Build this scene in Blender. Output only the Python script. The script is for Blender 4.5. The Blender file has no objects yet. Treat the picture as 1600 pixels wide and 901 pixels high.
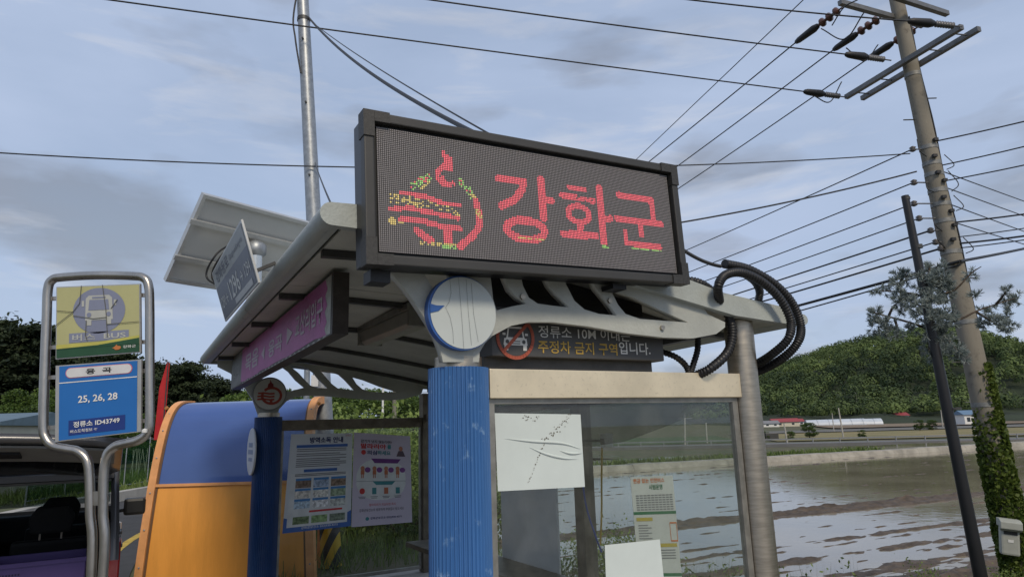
import bpy, bmesh, math, random
import numpy as np
from mathutils import Vector, Matrix
R = math.radians
random.seed(7); rng = np.random.default_rng(7)
sc = bpy.context.scene; COL = sc.collection
# ------------------------------------------------------------------ camera
FPX = 1040.0; TH = math.atan(219 / 1040); PH = math.atan(.031); EYE = 1.75
f0 = np.array([0, math.cos(TH), math.sin(TH)]); u0 = np.array([0, -math.sin(TH), math.cos(TH)]); r0 = np.array([1., 0, 0])
CR = math.cos(PH) * r0 - math.sin(PH) * u0; CU = math.sin(PH) * r0 + math.cos(PH) * u0
CP = np.array([0, 0, EYE])
cam = bpy.data.cameras.new('camera'); co = bpy.data.objects.new('camera', cam); COL.objects.link(co)
cam.sensor_width = 36; cam.lens = 36 * FPX / 1600; cam.clip_start = .05; cam.clip_end = 6000
M = Matrix(((CR[0], CU[0], -f0[0], 0), (CR[1], CU[1], -f0[1], 0), (CR[2], CU[2], -f0[2], EYE), (0, 0, 0, 1)))
co.matrix_world = M; sc.camera = co
# ------------------------------------------------------------------ sky, sun, exposure
SUN_AZ, SUN_EL = R(160), R(41)          # compass angle from +Y clockwise; behind and to the right of the camera
w = bpy.data.worlds.new('World'); sc.world = w; w.use_nodes = True
nt = w.node_tree; nt.nodes.clear(); N = nt.nodes.new; L = nt.links.new
out = N('ShaderNodeOutputWorld'); bg = N('ShaderNodeBackground'); sky = N('ShaderNodeTexSky')
sky.sky_type = 'NISHITA'; sky.sun_disc = False; sky.sun_elevation = SUN_EL; sky.sun_rotation = SUN_AZ
sky.air_density = 1.2; sky.dust_density = 1.6; sky.ozone_density = 1.5
tc = N('ShaderNodeTexCoord'); mp = N('ShaderNodeMapping'); mp.inputs['Scale'].default_value = (1.0, 1.0, 3.2)
mp.inputs['Location'].default_value = (.35, .1, .62)
n1 = N('ShaderNodeTexNoise'); n1.inputs['Scale'].default_value = 2.3; n1.inputs['Detail'].default_value = 7; n1.inputs['Roughness'].default_value = .52; n1.inputs['Distortion'].default_value = .25
r1 = N('ShaderNodeValToRGB'); r1.color_ramp.elements[0].position = .34; r1.color_ramp.elements[0].color = (.70, .70, .70, 1); r1.color_ramp.elements[1].position = .66; r1.color_ramp.elements[1].color = (1, 1, 1, 1)
n2 = N('ShaderNodeTexNoise'); n2.inputs['Scale'].default_value = 3.1; n2.inputs['Detail'].default_value = 5
r2 = N('ShaderNodeValToRGB'); r2.color_ramp.elements[0].position = .30; r2.color_ramp.elements[0].color = (.42, .465, .57, 1); r2.color_ramp.elements[1].position = .46; r2.color_ramp.elements[1].color = (.61, .74, 1.0, 1)
mx = N('ShaderNodeMix'); mx.data_type = 'RGBA'
L(tc.outputs['Generated'], mp.inputs['Vector']); L(mp.outputs[0], n1.inputs['Vector']); L(mp.outputs[0], n2.inputs['Vector'])
L(n1.outputs[0], r1.inputs[0]); L(n2.outputs[0], r2.inputs[0])
vs_ = N('ShaderNodeVectorMath'); vs_.operation = 'SCALE'; vs_.inputs['Scale'].default_value = 6.8; L(r2.outputs[0], vs_.inputs[0])
L(r1.outputs[0], mx.inputs[0]); L(sky.outputs[0], mx.inputs[6]); 
m3 = N('ShaderNodeMapping'); m3.inputs['Scale'].default_value = (1.0, 1.6, 6.0); m3.inputs['Rotation'].default_value = (0, R(18), R(25)); m3.inputs['Location'].default_value = (.2, .5, .9); n3 = N('ShaderNodeTexNoise'); n3.inputs['Scale'].default_value = 3.4; n3.inputs['Detail'].default_value = 8; n3.inputs['Roughness'].default_value = .58; n3.inputs['Distortion'].default_value = .5
r3 = N('ShaderNodeValToRGB'); r3.color_ramp.elements[0].position = .52; r3.color_ramp.elements[0].color = (0, 0, 0, 1); r3.color_ramp.elements[1].position = .78; r3.color_ramp.elements[1].color = (.6, .6, .6, 1); x3 = N('ShaderNodeMix'); x3.data_type = 'RGBA'; x3.inputs[7].default_value = (7.0, 7.0, 7.3, 1)
L(tc.outputs['Generated'], m3.inputs['Vector']); L(m3.outputs[0], n3.inputs['Vector']); L(n3.outputs[0], r3.inputs[0]); L(r3.outputs[0], x3.inputs[0]); L(vs_.outputs[0], x3.inputs[6]); L(x3.outputs[2], mx.inputs[7]); L(mx.outputs[2], bg.inputs[0]); L(bg.outputs[0], out.inputs[0])
bg.inputs[1].default_value = .11
sl = bpy.data.lights.new('sun', 'SUN'); sl.energy = 2.2; sl.angle = R(12); sl.color = (1, .87, .68)
so = bpy.data.objects.new('sun', sl); COL.objects.link(so)
sd = Vector((math.sin(SUN_AZ) * math.cos(SUN_EL), math.cos(SUN_AZ) * math.cos(SUN_EL), math.sin(SUN_EL)))
so.rotation_euler = sd.to_track_quat('Z', 'Y').to_euler()
sc.view_settings.view_transform = 'Standard'; sc.view_settings.look = 'None'; sc.view_settings.exposure = 0; sc.view_settings.gamma = 1
sc.cycles.max_bounces = 8; sc.cycles.transparent_max_bounces = 16; sc.cycles.use_denoising = True

# ------------------------------------------------------------------ pixel helpers (photo pixel -> direction; distance from what the thing touches)
def ray(px, py):
    d = f0 * FPX + CR * (px - 800) + CU * (450.5 - py); return d / np.linalg.norm(d)
def depth(px, py, D):
    d = ray(px, py); return CP + d * (D / d[1])
def onz(px, py, z):
    d = ray(px, py); return CP + d * ((z - EYE) / d[2])
SA = R(30.3); EX = np.array([math.cos(SA), math.sin(SA), 0]); EY = np.array([-math.sin(SA), math.cos(SA), 0])
P1 = depth(717, 640, 3.6); P1[2] = 0
def loc(P): v = np.array(P) - P1; return np.array([v @ EX, v @ EY, v[2]])
def wor(l): return P1 + EX * l[0] + EY * l[1] + np.array([0, 0, l[2]])
CL = loc(CP)
def ony(px, py, y):
    d = ray(px, py); return loc(CP + d * ((y - CL[1]) / (d @ EY)))
def onx(px, py, x):
    d = ray(px, py); return loc(CP + d * ((x - CL[0]) / (d @ EX)))

# ------------------------------------------------------------------ materials
MATS = {}
def mat(name, col, rough=.6, metal=0., var=.15, vscale=6., bump=0., bscale=40., col2=None, spec=.4, coords='Object', stretch=None, detail=5, rvar=0., emit=None, es=0.):
    if name in MATS: return MATS[name]
    m = bpy.data.materials.new(name); m.use_nodes = True; t = m.node_tree; b = t.nodes['Principled BSDF']
    b.inputs['Roughness'].default_value = rough; b.inputs['Metallic'].default_value = metal
    b.inputs['Specular IOR Level'].default_value = spec
    c = (*col, 1); c2 = (*(col2 or [min(1, x * (1 - var)) for x in col]), 1)
    tcn = t.nodes.new('ShaderNodeTexCoord'); mpn = t.nodes.new('ShaderNodeMapping')
    if stretch: mpn.inputs['Scale'].default_value = stretch
    t.links.new(tcn.outputs[coords], mpn.inputs[0])
    nz = t.nodes.new('ShaderNodeTexNoise'); nz.inputs['Scale'].default_value = vscale; nz.inputs['Detail'].default_value = detail; nz.inputs['Roughness'].default_value = .62
    t.links.new(mpn.outputs[0], nz.inputs[0])
    rp = t.nodes.new('ShaderNodeValToRGB'); rp.color_ramp.elements[0].position = .36; rp.color_ramp.elements[1].position = .64
    rp.color_ramp.elements[0].color = c2; rp.color_ramp.elements[1].color = c
    t.links.new(nz.outputs[0], rp.inputs[0]); t.links.new(rp.outputs[0], b.inputs['Base Color'])
    if rvar:
        mr = t.nodes.new('ShaderNodeMapRange'); mr.inputs[3].default_value = max(.02, rough - rvar); mr.inputs[4].default_value = min(1, rough + rvar)
        t.links.new(nz.outputs[0], mr.inputs[0]); t.links.new(mr.outputs[0], b.inputs['Roughness'])
    if bump:
        nb = t.nodes.new('ShaderNodeTexNoise'); nb.inputs['Scale'].default_value = bscale; nb.inputs['Detail'].default_value = 4
        bp = t.nodes.new('ShaderNodeBump'); bp.inputs['Strength'].default_value = bump; bp.inputs['Distance'].default_value = .02
        t.links.new(mpn.outputs[0], nb.inputs[0]); t.links.new(nb.outputs[0], bp.inputs['Height']); t.links.new(bp.outputs[0], b.inputs['Normal'])
    if emit: b.inputs['Emission Color'].default_value = (*emit, 1); b.inputs['Emission Strength'].default_value = es
    MATS[name] = m; return m
def rust_mat(name, col, rust=(.13, .06, .03), thr=.66, rough=.5, metal=0., scale=9., soft=.04, streak=None, bump=.15):
    """painted metal with grime and spots of a second colour"""
    if name in MATS: return MATS[name]
    m = mat(name, col, rough, metal, .18, 3., bump, 60., stretch=streak); t = m.node_tree; b = t.nodes['Principled BSDF']
    base = b.inputs['Base Color'].links[0].from_socket
    tcn = t.nodes.new('ShaderNodeTexCoord'); nz = t.nodes.new('ShaderNodeTexNoise'); nz.inputs['Scale'].default_value = scale; nz.inputs['Detail'].default_value = 8; nz.inputs['Roughness'].default_value = .7
    t.links.new(tcn.outputs['Object'], nz.inputs[0])
    rp = t.nodes.new('ShaderNodeValToRGB'); rp.color_ramp.elements[0].position = thr; rp.color_ramp.elements[1].position = thr + soft
    t.links.new(nz.outputs[0], rp.inputs[0])
    mxn = t.nodes.new('ShaderNodeMix'); mxn.data_type = 'RGBA'; mxn.inputs[7].default_value = (*rust, 1)
    t.links.new(rp.outputs[0], mxn.inputs[0]); t.links.new(base, mxn.inputs[6]); t.links.new(mxn.outputs[2], b.inputs['Base Color'])
    return m
def leaf_mat(name, col, col2, trans=.25, rough=.55):
    if name in MATS: return MATS[name]
    m = bpy.data.materials.new(name); m.use_nodes = True; t = m.node_tree; b = t.nodes['Principled BSDF']; o = t.nodes['Material Output']
    at = t.nodes.new('ShaderNodeAttribute'); at.attribute_name = 'tone'
    oi = t.nodes.new('ShaderNodeObjectInfo'); ad = t.nodes.new('ShaderNodeMath'); ad.operation = 'MULTIPLY_ADD'; ad.inputs[1].default_value = .35; ad.inputs[2].default_value = -.17
    a2 = t.nodes.new('ShaderNodeMath'); a2.operation = 'ADD'
    t.links.new(oi.outputs['Random'], ad.inputs[0]); t.links.new(ad.outputs[0], a2.inputs[0]); t.links.new(at.outputs['Fac'], a2.inputs[1])
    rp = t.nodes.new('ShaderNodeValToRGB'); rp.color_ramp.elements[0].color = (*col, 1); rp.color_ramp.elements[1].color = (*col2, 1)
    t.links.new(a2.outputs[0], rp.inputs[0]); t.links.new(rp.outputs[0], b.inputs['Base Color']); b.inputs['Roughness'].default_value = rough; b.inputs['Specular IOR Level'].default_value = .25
    tr = t.nodes.new('ShaderNodeBsdfTranslucent'); t.links.new(rp.outputs[0], tr.inputs[0])
    ms = t.nodes.new('ShaderNodeMixShader'); ms.inputs[0].default_value = trans
    t.links.new(b.outputs[0], ms.inputs[1]); t.links.new(tr.outputs[0], ms.inputs[2]); t.links.new(ms.outputs[0], o.inputs[0])
    MATS[name] = m; return m
def glass_mat(name, tint=(.86, .9, .88), dirt=.12, dirtcol=(.5, .5, .47), scale=5., refl=1.0):
    if name in MATS: return MATS[name]
    m = bpy.data.materials.new(name); m.use_nodes = True; t = m.node_tree; t.nodes.clear(); n = t.nodes.new
    o = n('ShaderNodeOutputMaterial'); tr = n('ShaderNodeBsdfTransparent'); tr.inputs[0].default_value = (*tint, 1)
    gl = n('ShaderNodeBsdfGlossy'); gl.inputs['Roughness'].default_value = .02; gl.inputs[0].default_value = (refl, refl, refl, 1)
    df = n('ShaderNodeBsdfDiffuse'); df.inputs[0].default_value = (*dirtcol, 1)
    fr = n('ShaderNodeFresnel'); fr.inputs[0].default_value = 1.5
    m1 = n('ShaderNodeMixShader'); m2 = n('ShaderNodeMixShader')
    tcn = n('ShaderNodeTexCoord'); nz = n('ShaderNodeTexNoise'); nz.inputs['Scale'].default_value = scale; nz.inputs['Detail'].default_value = 9; nz.inputs['Roughness'].default_value = .7
    rp = n('ShaderNodeMapRange'); rp.inputs[1].default_value = .42; rp.inputs[2].default_value = .75; rp.inputs[3].default_value = dirt * .35; rp.inputs[4].default_value = dirt * 2.2
    t.links.new(tcn.outputs['Object'], nz.inputs[0]); t.links.new(nz.outputs[0], rp.inputs[0])
    gm = n('ShaderNodeNewGeometry'); ib = n('ShaderNodeMath'); ib.operation = 'SUBTRACT'; ib.inputs[0].default_value = 1; t.links.new(gm.outputs['Backfacing'], ib.inputs[1]); mu = n('ShaderNodeMath'); mu.operation = 'MULTIPLY'; t.links.new(fr.outputs[0], mu.inputs[0]); t.links.new(ib.outputs[0], mu.inputs[1])
    t.links.new(mu.outputs[0], m1.inputs[0]); t.links.new(tr.outputs[0], m1.inputs[1]); t.links.new(gl.outputs[0], m1.inputs[2])
    t.links.new(rp.outputs[0], m2.inputs[0]); t.links.new(m1.outputs[0], m2.inputs[1]); t.links.new(df.outputs[0], m2.inputs[2]); t.links.new(m2.outputs[0], o.inputs[0])
    MATS[name] = m; return m
# ------------------------------------------------------------------ mesh builder
class MB:
    def __init__(s): s.v = []; s.f = []; s.smooth = []
    def add(s, vs, fs, sm=False):
        o = len(s.v); s.v += [tuple(map(float, p)) for p in vs]; s.f += [tuple(i + o for i in f) for f in fs]; s.smooth += [sm] * len(fs); return s
    def box(s, c, d, rot=None):
        x, y, z = d[0] / 2, d[1] / 2, d[2] / 2
        vs = [Vector(p) for p in ((-x, -y, -z), (x, -y, -z), (x, y, -z), (-x, y, -z), (-x, -y, z), (x, -y, z), (x, y, z), (-x, y, z))]
        if rot is not None: vs = [rot @ p for p in vs]
        vs = [p + Vector(c) for p in vs]
        return s.add(vs, [(0, 3, 2, 1), (4, 5, 6, 7), (0, 1, 5, 4), (1, 2, 6, 5), (2, 3, 7, 6), (3, 0, 4, 7)])
    def box2(s, a, b): return s.box([(a[i] + b[i]) / 2 for i in range(3)], [abs(b[i] - a[i]) for i in range(3)])
    def bar(s, a, b, wd, th, up=(0, 0, 1)):
        a = Vector(a); b = Vector(b); d = (b - a); ln = d.length; d.normalize(); u = Vector(up); sde = d.cross(u).normalized(); u = sde.cross(d)
        return s.box((a + b) / 2, (ln, wd, th), Matrix((d, sde, u)).transposed())
    def tube(s, pts, r, n=8, cap=True, rib=None):
        pts = [Vector(p) for p in pts]; k = len(pts); rs = [r] * k if not hasattr(r, '__len__') else list(r)
        t0 = (pts[1] - pts[0]).normalized(); a = Vector((0, 0, 1)) if abs(t0.z) < .9 else Vector((1, 0, 0)); nn = t0.cross(a).normalized(); vs = []
        for i, p in enumerate(pts):
            t = (pts[min(i + 1, k - 1)] - pts[max(i - 1, 0)]).normalized(); nn = (nn - t * nn.dot(t)).normalized(); b = t.cross(nn)
            for j in range(n):
                an = 2 * math.pi * j / n; vs.append(p + (nn * math.cos(an) + b * math.sin(an)) * rs[i])
        fs = [(i * n + j, i * n + (j + 1) % n, (i + 1) * n + (j + 1) % n, (i + 1) * n + j) for i in range(k - 1) for j in range(n)]
        s.add(vs, fs, True)
        if cap: s.add(vs[:n], [tuple(range(n))[::-1]]); s.add(vs[-n:], [tuple(range(n))])
        return s
    def lathe(s, prof, c=(0, 0, 0), n=24, axis='z', cap=True):
        vs = []
        for r_, h in prof:
            for j in range(n):
                an = 2 * math.pi * j / n; p = (r_ * math.cos(an), r_ * math.sin(an), h)
                if axis == 'y': p = (p[0], p[2], p[1])
                if axis == 'x': p = (p[2], p[0], p[1])
                vs.append((p[0] + c[0], p[1] + c[1], p[2] + c[2]))
        k = len(prof)
        s.add(vs, [(i * n + j, i * n + (j + 1) % n, (i + 1) * n + (j + 1) % n, (i + 1) * n + j) for i in range(k - 1) for j in range(n)], n > 10)
        if cap: s.add(vs[:n], [tuple(range(n))[::-1]]); s.add(vs[-n:], [tuple(range(n))])
        return s
    def prism(s, poly, fn, t0, t1):
        """poly (a,b) swept from t0 to t1; fn(a,b,t)->xyz"""
        n = len(poly); vs = [fn(a, b, t0) for a, b in poly] + [fn(a, b, t1) for a, b in poly]
        return s.add(vs, [tuple(range(n))[::-1], tuple(range(n, 2 * n))] + [(i, (i + 1) % n, n + (i + 1) % n, n + i) for i in range(n)])
    def quad(s, a, b, c, d): return s.add([a, b, c, d], [(0, 1, 2, 3)])
    def build(s, name, m, parent=None, off=(0, 0, 0), bevel=0., kind=None, merge=False):
        me = bpy.data.meshes.new(name); me.from_pydata([(p[0] - off[0], p[1] - off[1], p[2] - off[2]) for p in s.v], [], s.f)
        me.polygons.foreach_set('use_smooth', s.smooth)
        bm = bmesh.new(); bm.from_mesh(me); bmesh.ops.recalc_face_normals(bm, faces=bm.faces)
        if bevel: bmesh.ops.bevel(bm, geom=[e for e in bm.edges if len(e.link_faces) == 2 and e.calc_face_angle(0) > .6], offset=bevel, segments=2, affect='EDGES', profile=.6)
        bm.to_mesh(me); bm.free(); me.materials.append(m); me.update()
        o = bpy.data.objects.new(name, me); COL.objects.link(o); o.parent = parent
        if kind: o['kind'] = kind
        return o
def thing(name, label, cat, at=(0, 0, 0), rz=0., group=None):
    o = bpy.data.objects.new(name, None); COL.objects.link(o); o.empty_display_size = .2; o.location = at; o.rotation_euler = (0, 0, rz)
    o['label'] = label; o['category'] = cat
    if group: o['group'] = group
    return o
def sthing(name, label, cat, l, group=None):
    """a thing in the shelter's frame: Empty at local point l"""
    return thing(name, label, cat, wor(l), SA, group)
def tag(o, label, cat, group=None, kind=None):
    o['label'] = label; o['category'] = cat
    if group: o['group'] = group
    if kind: o['kind'] = kind
    return o
def copy_tree(o, parent=None):
    c = o.copy(); COL.objects.link(c); c.parent = parent
    for ch in list(o.children): copy_tree(ch, c)
    return c
def plate2d(name, outer, holes, fn, thick, m, parent, off=(0, 0, 0)):
    """flat plate with holes: outline in 2D (a,b), thickness along t; fn(a,b,t)->xyz"""
    cu = bpy.data.curves.new(name, 'CURVE'); cu.dimensions = '2D'; cu.fill_mode = 'BOTH'; cu.extrude = thick / 2
    for poly in [outer] + holes:
        sp = cu.splines.new('POLY'); sp.points.add(len(poly) - 1); sp.use_cyclic_u = True
        for p, q in zip(sp.points, poly): p.co = (q[0], q[1], 0, 1)
    ob = bpy.data.objects.new(name, cu); me = bpy.data.meshes.new_from_object(ob); bpy.data.objects.remove(ob); bpy.data.curves.remove(cu)
    for v in me.vertices:
        p = fn(v.co.x, v.co.y, v.co.z); v.co = (p[0] - off[0], p[1] - off[1], p[2] - off[2])
    bm = bmesh.new(); bm.from_mesh(me); bmesh.ops.remove_doubles(bm, verts=bm.verts, dist=1e-5); bmesh.ops.recalc_face_normals(bm, faces=bm.faces); bm.to_mesh(me); bm.free()
    me.materials.clear(); me.materials.append(m); o = bpy.data.objects.new(name, me); COL.objects.link(o); o.parent = parent; return o
def smoothpoly(pts, it=2, closed=True):
    for _ in range(it):
        q = []; n = len(pts)
        for i in range(n if closed else n - 1):
            a, b = pts[i], pts[(i + 1) % n]
            q += [(a[0] * .75 + b[0] * .25, a[1] * .75 + b[1] * .25), (a[0] * .25 + b[0] * .75, a[1] * .25 + b[1] * .75)]
        pts = q
    return pts
def spline(pts, n=60):
    """Catmull-Rom through 3D points"""
    P = [np.array(p, float) for p in pts]; P = [2 * P[0] - P[1]] + P + [2 * P[-1] - P[-2]]; outp = []; segs = len(P) - 3
    for k in range(n + 1):
        u = k / n * segs; i = min(int(u), segs - 1); t = u - i; a, b, c, d = P[i:i + 4]
        outp.append(.5 * (2 * b + (c - a) * t + (2 * a - 5 * b + 4 * c - d) * t * t + (3 * b - 3 * c + d - a) * t ** 3))
    return outp
def text(body, fn, box, m, parent, off=(0, 0, 0), bold=.0, name='lettering', keep=False):
    """flat printed text filling box (a0,b0,a1,b1); fn(a,b)->xyz"""
    cu = bpy.data.curves.new('t', 'FONT'); cu.body = body; cu.offset = bold; cu.resolution_u = 3
    ob = bpy.data.objects.new('t', cu); COL.objects.link(ob); dg = bpy.context.evaluated_depsgraph_get(); dg.update()
    me = bpy.data.meshes.new_from_object(ob.evaluated_get(dg)); bpy.data.objects.remove(ob); bpy.data.curves.remove(cu)
    n = len(me.vertices); a = np.empty(n * 3); me.vertices.foreach_get('co', a); a = a.reshape(-1, 3)
    lo, hi = a.min(0), a.max(0); a0, b0, a1, b1 = box
    sx = (a1 - a0) / (hi[0] - lo[0]); sy = (b1 - b0) / (hi[1] - lo[1])
    if keep: sx = sy = min(abs(sx), abs(sy))
    for v, p in zip(me.vertices, a):
        q = fn(a0 + (p[0] - lo[0]) * sx, b0 + (p[1] - lo[1]) * sy); v.co = (q[0] - off[0], q[1] - off[1], q[2] - off[2])
    me.materials.clear(); me.materials.append(m); o = bpy.data.objects.new(name, me); COL.objects.link(o); o.parent = parent; return o
def decal(polys, fn, m, parent, name, off=(0, 0, 0)):
    b = MB()
    for p in polys: b.add([fn(*q) for q in p], [tuple(range(len(p)))])
    return b.build(name, m, parent, off)
def circ(cx, cy, rx, ry=None, n=28, a0=0, a1=2 * math.pi):
    ry = ry or rx; full = abs(a1 - a0 - 2 * math.pi) < 1e-6
    return [(cx + rx * math.cos(a0 + (a1 - a0) * k / (n if full else n - 1)), cy + ry * math.sin(a0 + (a1 - a0) * k / (n if full else n - 1))) for k in range(n)]
def stadium(x0, y0, x1, y1, asp=1.):
    ry = (y1 - y0) / 2; rx = ry * asp; cy = (y0 + y1) / 2
    return circ(x1 - rx, cy, rx, ry, 12, -math.pi / 2, math.pi / 2) + circ(x0 + rx, cy, rx, ry, 12, math.pi / 2, math.pi * 1.5)
def stroke(pts, wd):
    """thick polyline as quads"""
    out_ = []
    for i in range(len(pts) - 1):
        a = np.array(pts[i], float); b = np.array(pts[i + 1], float); d = b - a; d /= (np.linalg.norm(d) + 1e-9); nrm = np.array([-d[1], d[0]]) * wd / 2; e = d * wd * .3 * (0 < i < len(pts))
        out_.append([tuple(a + nrm - e), tuple(a - nrm - e), tuple(b - nrm), tuple(b + nrm)])
    return out_
def cloud_mesh(name, P, T, m, parent=None, kind=None):
    """P (n,4,3) quads, T (n,) tone"""
    n = len(P); me = bpy.data.meshes.new(name); me.vertices.add(n * 4); me.vertices.foreach_set('co', P.reshape(-1).astype(np.float32))
    me.loops.add(n * 4); me.loops.foreach_set('vertex_index', np.arange(n * 4, dtype=np.int32)); me.polygons.add(n)
    me.polygons.foreach_set('loop_start', np.arange(0, n * 4, 4, dtype=np.int32)); me.update(calc_edges=True)
    at = me.attributes.new('tone', 'FLOAT', 'FACE'); at.data.foreach_set('value', T.astype(np.float32))
    me.materials.append(m); o = bpy.data.objects.new(name, me); COL.objects.link(o); o.parent = parent
    if kind: o['kind'] = kind
    return o
def leaf_quads(C, size, aspect=1.6, up=.3, out_=None, jit=.55):
    """leaf rhombi at centres C (n,3), facing at random or roughly along out_"""
    n = len(C); nrm = rng.normal(size=(n, 3)); a = rng.normal(size=(n, 3))
    if out_ is None: nrm[:, 2] += up * 2
    else: nrm = nrm * jit + out_; nrm /= np.linalg.norm(nrm, axis=1)[:, None]; a -= nrm * (a * nrm).sum(1)[:, None]
    a /= np.linalg.norm(a, axis=1)[:, None] + 1e-9; b = np.cross(nrm, a); b /= (np.linalg.norm(b, axis=1)[:, None] + 1e-9)
    s = (size * rng.uniform(.6, 1.3, n))[:, None]
    return np.stack([C - a * s * aspect / 2, C + b * s / 2, C + a * s * aspect / 2, C - b * s / 2], 1)
# ================================================================== THE SETTING
D2 = np.array([.9205, .3907]); N2 = np.array([-.3907, .9205]); O2 = np.array([4.7, 13.2])      # rows of the paddies
def sm01(t): t = np.clip(t, 0, 1); return t * t * (3 - 2 * t)
def gh(x, y):
    lx = (x - P1[0]) * EX[0] + (y - P1[1]) * EX[1]; s = (x - O2[0]) * N2[0] + (y - O2[1]) * N2[1]
    t = sm01(np.minimum((lx - 3.0) / 2.6, (s + 6.2) / 3.6))
    return -1.45 * t + 4.6 * sm01((s - 150) / 150) * (t > .99)
def gxy(x, y): return float(gh(np.array(x, float), np.array(y, float)))
def vnoise(x, y, seed):
    g = np.random.default_rng(seed).random((64, 64)); xi = np.floor(x).astype(int); yi = np.floor(y).astype(int); fx = x - xi; fy = y - yi
    fx = fx * fx * (3 - 2 * fx); fy = fy * fy * (3 - 2 * fy)
    return (g[xi % 64, yi % 64] * (1 - fx) + g[(xi + 1) % 64, yi % 64] * fx) * (1 - fy) + (g[xi % 64, (yi + 1) % 64] * (1 - fx) + g[(xi + 1) % 64, (yi + 1) % 64] * fx) * fy
def sheet(name, X, Y, Z, m, kind='structure', smooth=True):
    nu, nv = X.shape; me = bpy.data.meshes.new(name); V = np.stack([X, Y, Z], -1).reshape(-1, 3)
    idx = np.arange(nu * nv).reshape(nu, nv); F = np.stack([idx[:-1, :-1], idx[1:, :-1], idx[1:, 1:], idx[:-1, 1:]], -1).reshape(-1, 4)
    me.from_pydata(V.tolist(), [], F.tolist()); me.polygons.foreach_set('use_smooth', [smooth] * len(F)); me.materials.append(m)
    bm = bmesh.new(); bm.from_mesh(me); bmesh.ops.recalc_face_normals(bm, faces=bm.faces); bm.to_mesh(me); bm.free()
    if me.polygons[len(F) // 2].normal.z < 0: me.flip_normals()
    o = bpy.data.objects.new(name, me); COL.objects.link(o); o['kind'] = kind; return o
m_ground = mat('grassy_soil', (.060, .075, .028), .95, 0, 0, .35, .6, 9., col2=(.105, .088, .052))
m_asph = mat('asphalt', (.055, .055, .057), .9, 0, .3, 2.5, .4, 120.)
m_conc = mat('concrete', (.42, .40, .36), .85, 0, .3, 1.6, .35, 30.)
m_pave = mat('pavement', (.40, .385, .36), .9, 0, .25, 3., .3, 50.)
g = np.sinh(np.linspace(-5.4, 5.4, 190)) / np.sinh(5.4) * 1900
GX, GY = np.meshgrid(g + 2, g + 10, indexing='ij'); sheet('ground', GX, GY, gh(GX, GY) - .02, m_ground)
# road past the shelter, with its far kerb
LE = [(-4.7, -30), (-4.7, -5), (-4.7, .6), (-4.7, 1.7), (-4.7, 8), (-3.6, 15.2), (-.94, 21.2), (4, 29), (12, 39), (24, 52)]; RE = [(-1.85, -30), (-1.85, -5), (-1.85, .6), (-1.3, 1.7), (-1.3, 7.5), (-.4, 12.5), (2.2, 18), (7.4, 26), (15.3, 36), (27, 49)]
LEs = spline([(a, b, 0) for a, b in LE], 60); REs = spline([(a, b, 0) for a, b in RE], 60)
b = MB()
for k in range(60): b.quad(wor(LEs[k] + [0, 0, .004]), wor(REs[k] + [0, 0, .004]), wor(REs[k + 1] + [0, 0, .004]), wor(LEs[k + 1] + [0, 0, .004]))
b.build('road', m_asph)['kind'] = 'structure'
m_yline = mat('road_paint_yellow', (.55, .38, .06), .8, 0, .4, 8.)
b = MB()
for k in range(60):
    q = [LEs[k] * .1 + REs[k] * .9, LEs[k] * .14 + REs[k] * .86, LEs[k + 1] * .14 + REs[k + 1] * .86, LEs[k + 1] * .1 + REs[k + 1] * .9]
    b.quad(*[wor(p + [0, 0, .009]) for p in q])
b.build('road_marking', m_yline)['kind'] = 'structure'
b = MB()
for k in range(60):
    a0, a1 = LEs[k], LEs[k + 1]; o_ = np.array([-.3, .1, 0])
    v = [wor(p) for p in (a0, a0 + [0, 0, .28], a0 + o_ + [0, 0, .28], a0 + o_, a1, a1 + [0, 0, .28], a1 + o_ + [0, 0, .28], a1 + o_)]
    b.add(v, [(0, 1, 5, 4), (1, 2, 6, 5), (2, 3, 7, 6)])
b.build('kerb', m_conc)['kind'] = 'structure'
b = MB(); b.prism([(-1.85, -8), (2.7, -8), (2.7, 5.6), (-1.3, 5.6), (-1.3, 1.6), (-1.85, .6)], lambda x, y, t: wor((x, y, t)), -.3, 0.0)
pv = b.build('pavement', m_pave); pv['kind'] = 'structure'
# the paddies: muddy bed with furrow ridges breaking the water
m_mud = mat('wet_mud', (.115, .083, .054), .65, 0, 0, 3.5, 1., 18., col2=(.055, .04, .027))
T_, S_ = np.meshgrid(np.linspace(-16, 62, 520), np.concatenate([np.linspace(-3.2, 9, 220), np.linspace(9.15, 29.6, 110)]), indexing='ij')
wob = (vnoise(T_ * .12 + 5, S_ * 0 + 3, 3) - .5) * 1.1
Z_ = -1.285 + .03 * (vnoise(T_ * .9, S_ * 2.2, 1) - .5) + .03 * (vnoise(T_ * 2.7, S_ * 5, 2) - .5)
nz1 = vnoise(T_ * .55, S_ * 1.1, 5) * .7 + vnoise(T_ * 2.2, S_ * 3.1, 6) * .5
nz1 = nz1 ** 1.4 * .8 + .55 * vnoise(T_ * 4, S_ * 14, 8) - .15
for s0, wd, am in ((7.0, .42, .24), (6.4, .2, .10), (2.7, .22, .13), (2.2, .12, .09), (3.5, .1, .08), (4.4, .12, .09), (5.3, .1, .08), (1.2, .25, .13), (.6, .15, .1), (-.2, .35, .15), (-1.3, .6, .22), (8.6, .1, .075), (9.6, .12, .085), (10.9, .1, .07), (12.2, .14, .08), (14.6, .16, .09), (16, .12, .075), (17.5, .15, .08), (19, .14, .075), (20.5, .2, .085), (22.5, .2, .075), (24.5, .25, .085), (27, .3, .085)):
    Z_ += am * np.exp(-((S_ - s0 - wob) / wd) ** 2) * (.25 + nz1 * .75)
Z_ += .05 * (vnoise(T_ * 4.1, S_ * 13, 31) - .5) + .05 * (vnoise(T_ * 1.3, S_ * 19, 32) - .5)
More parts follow.
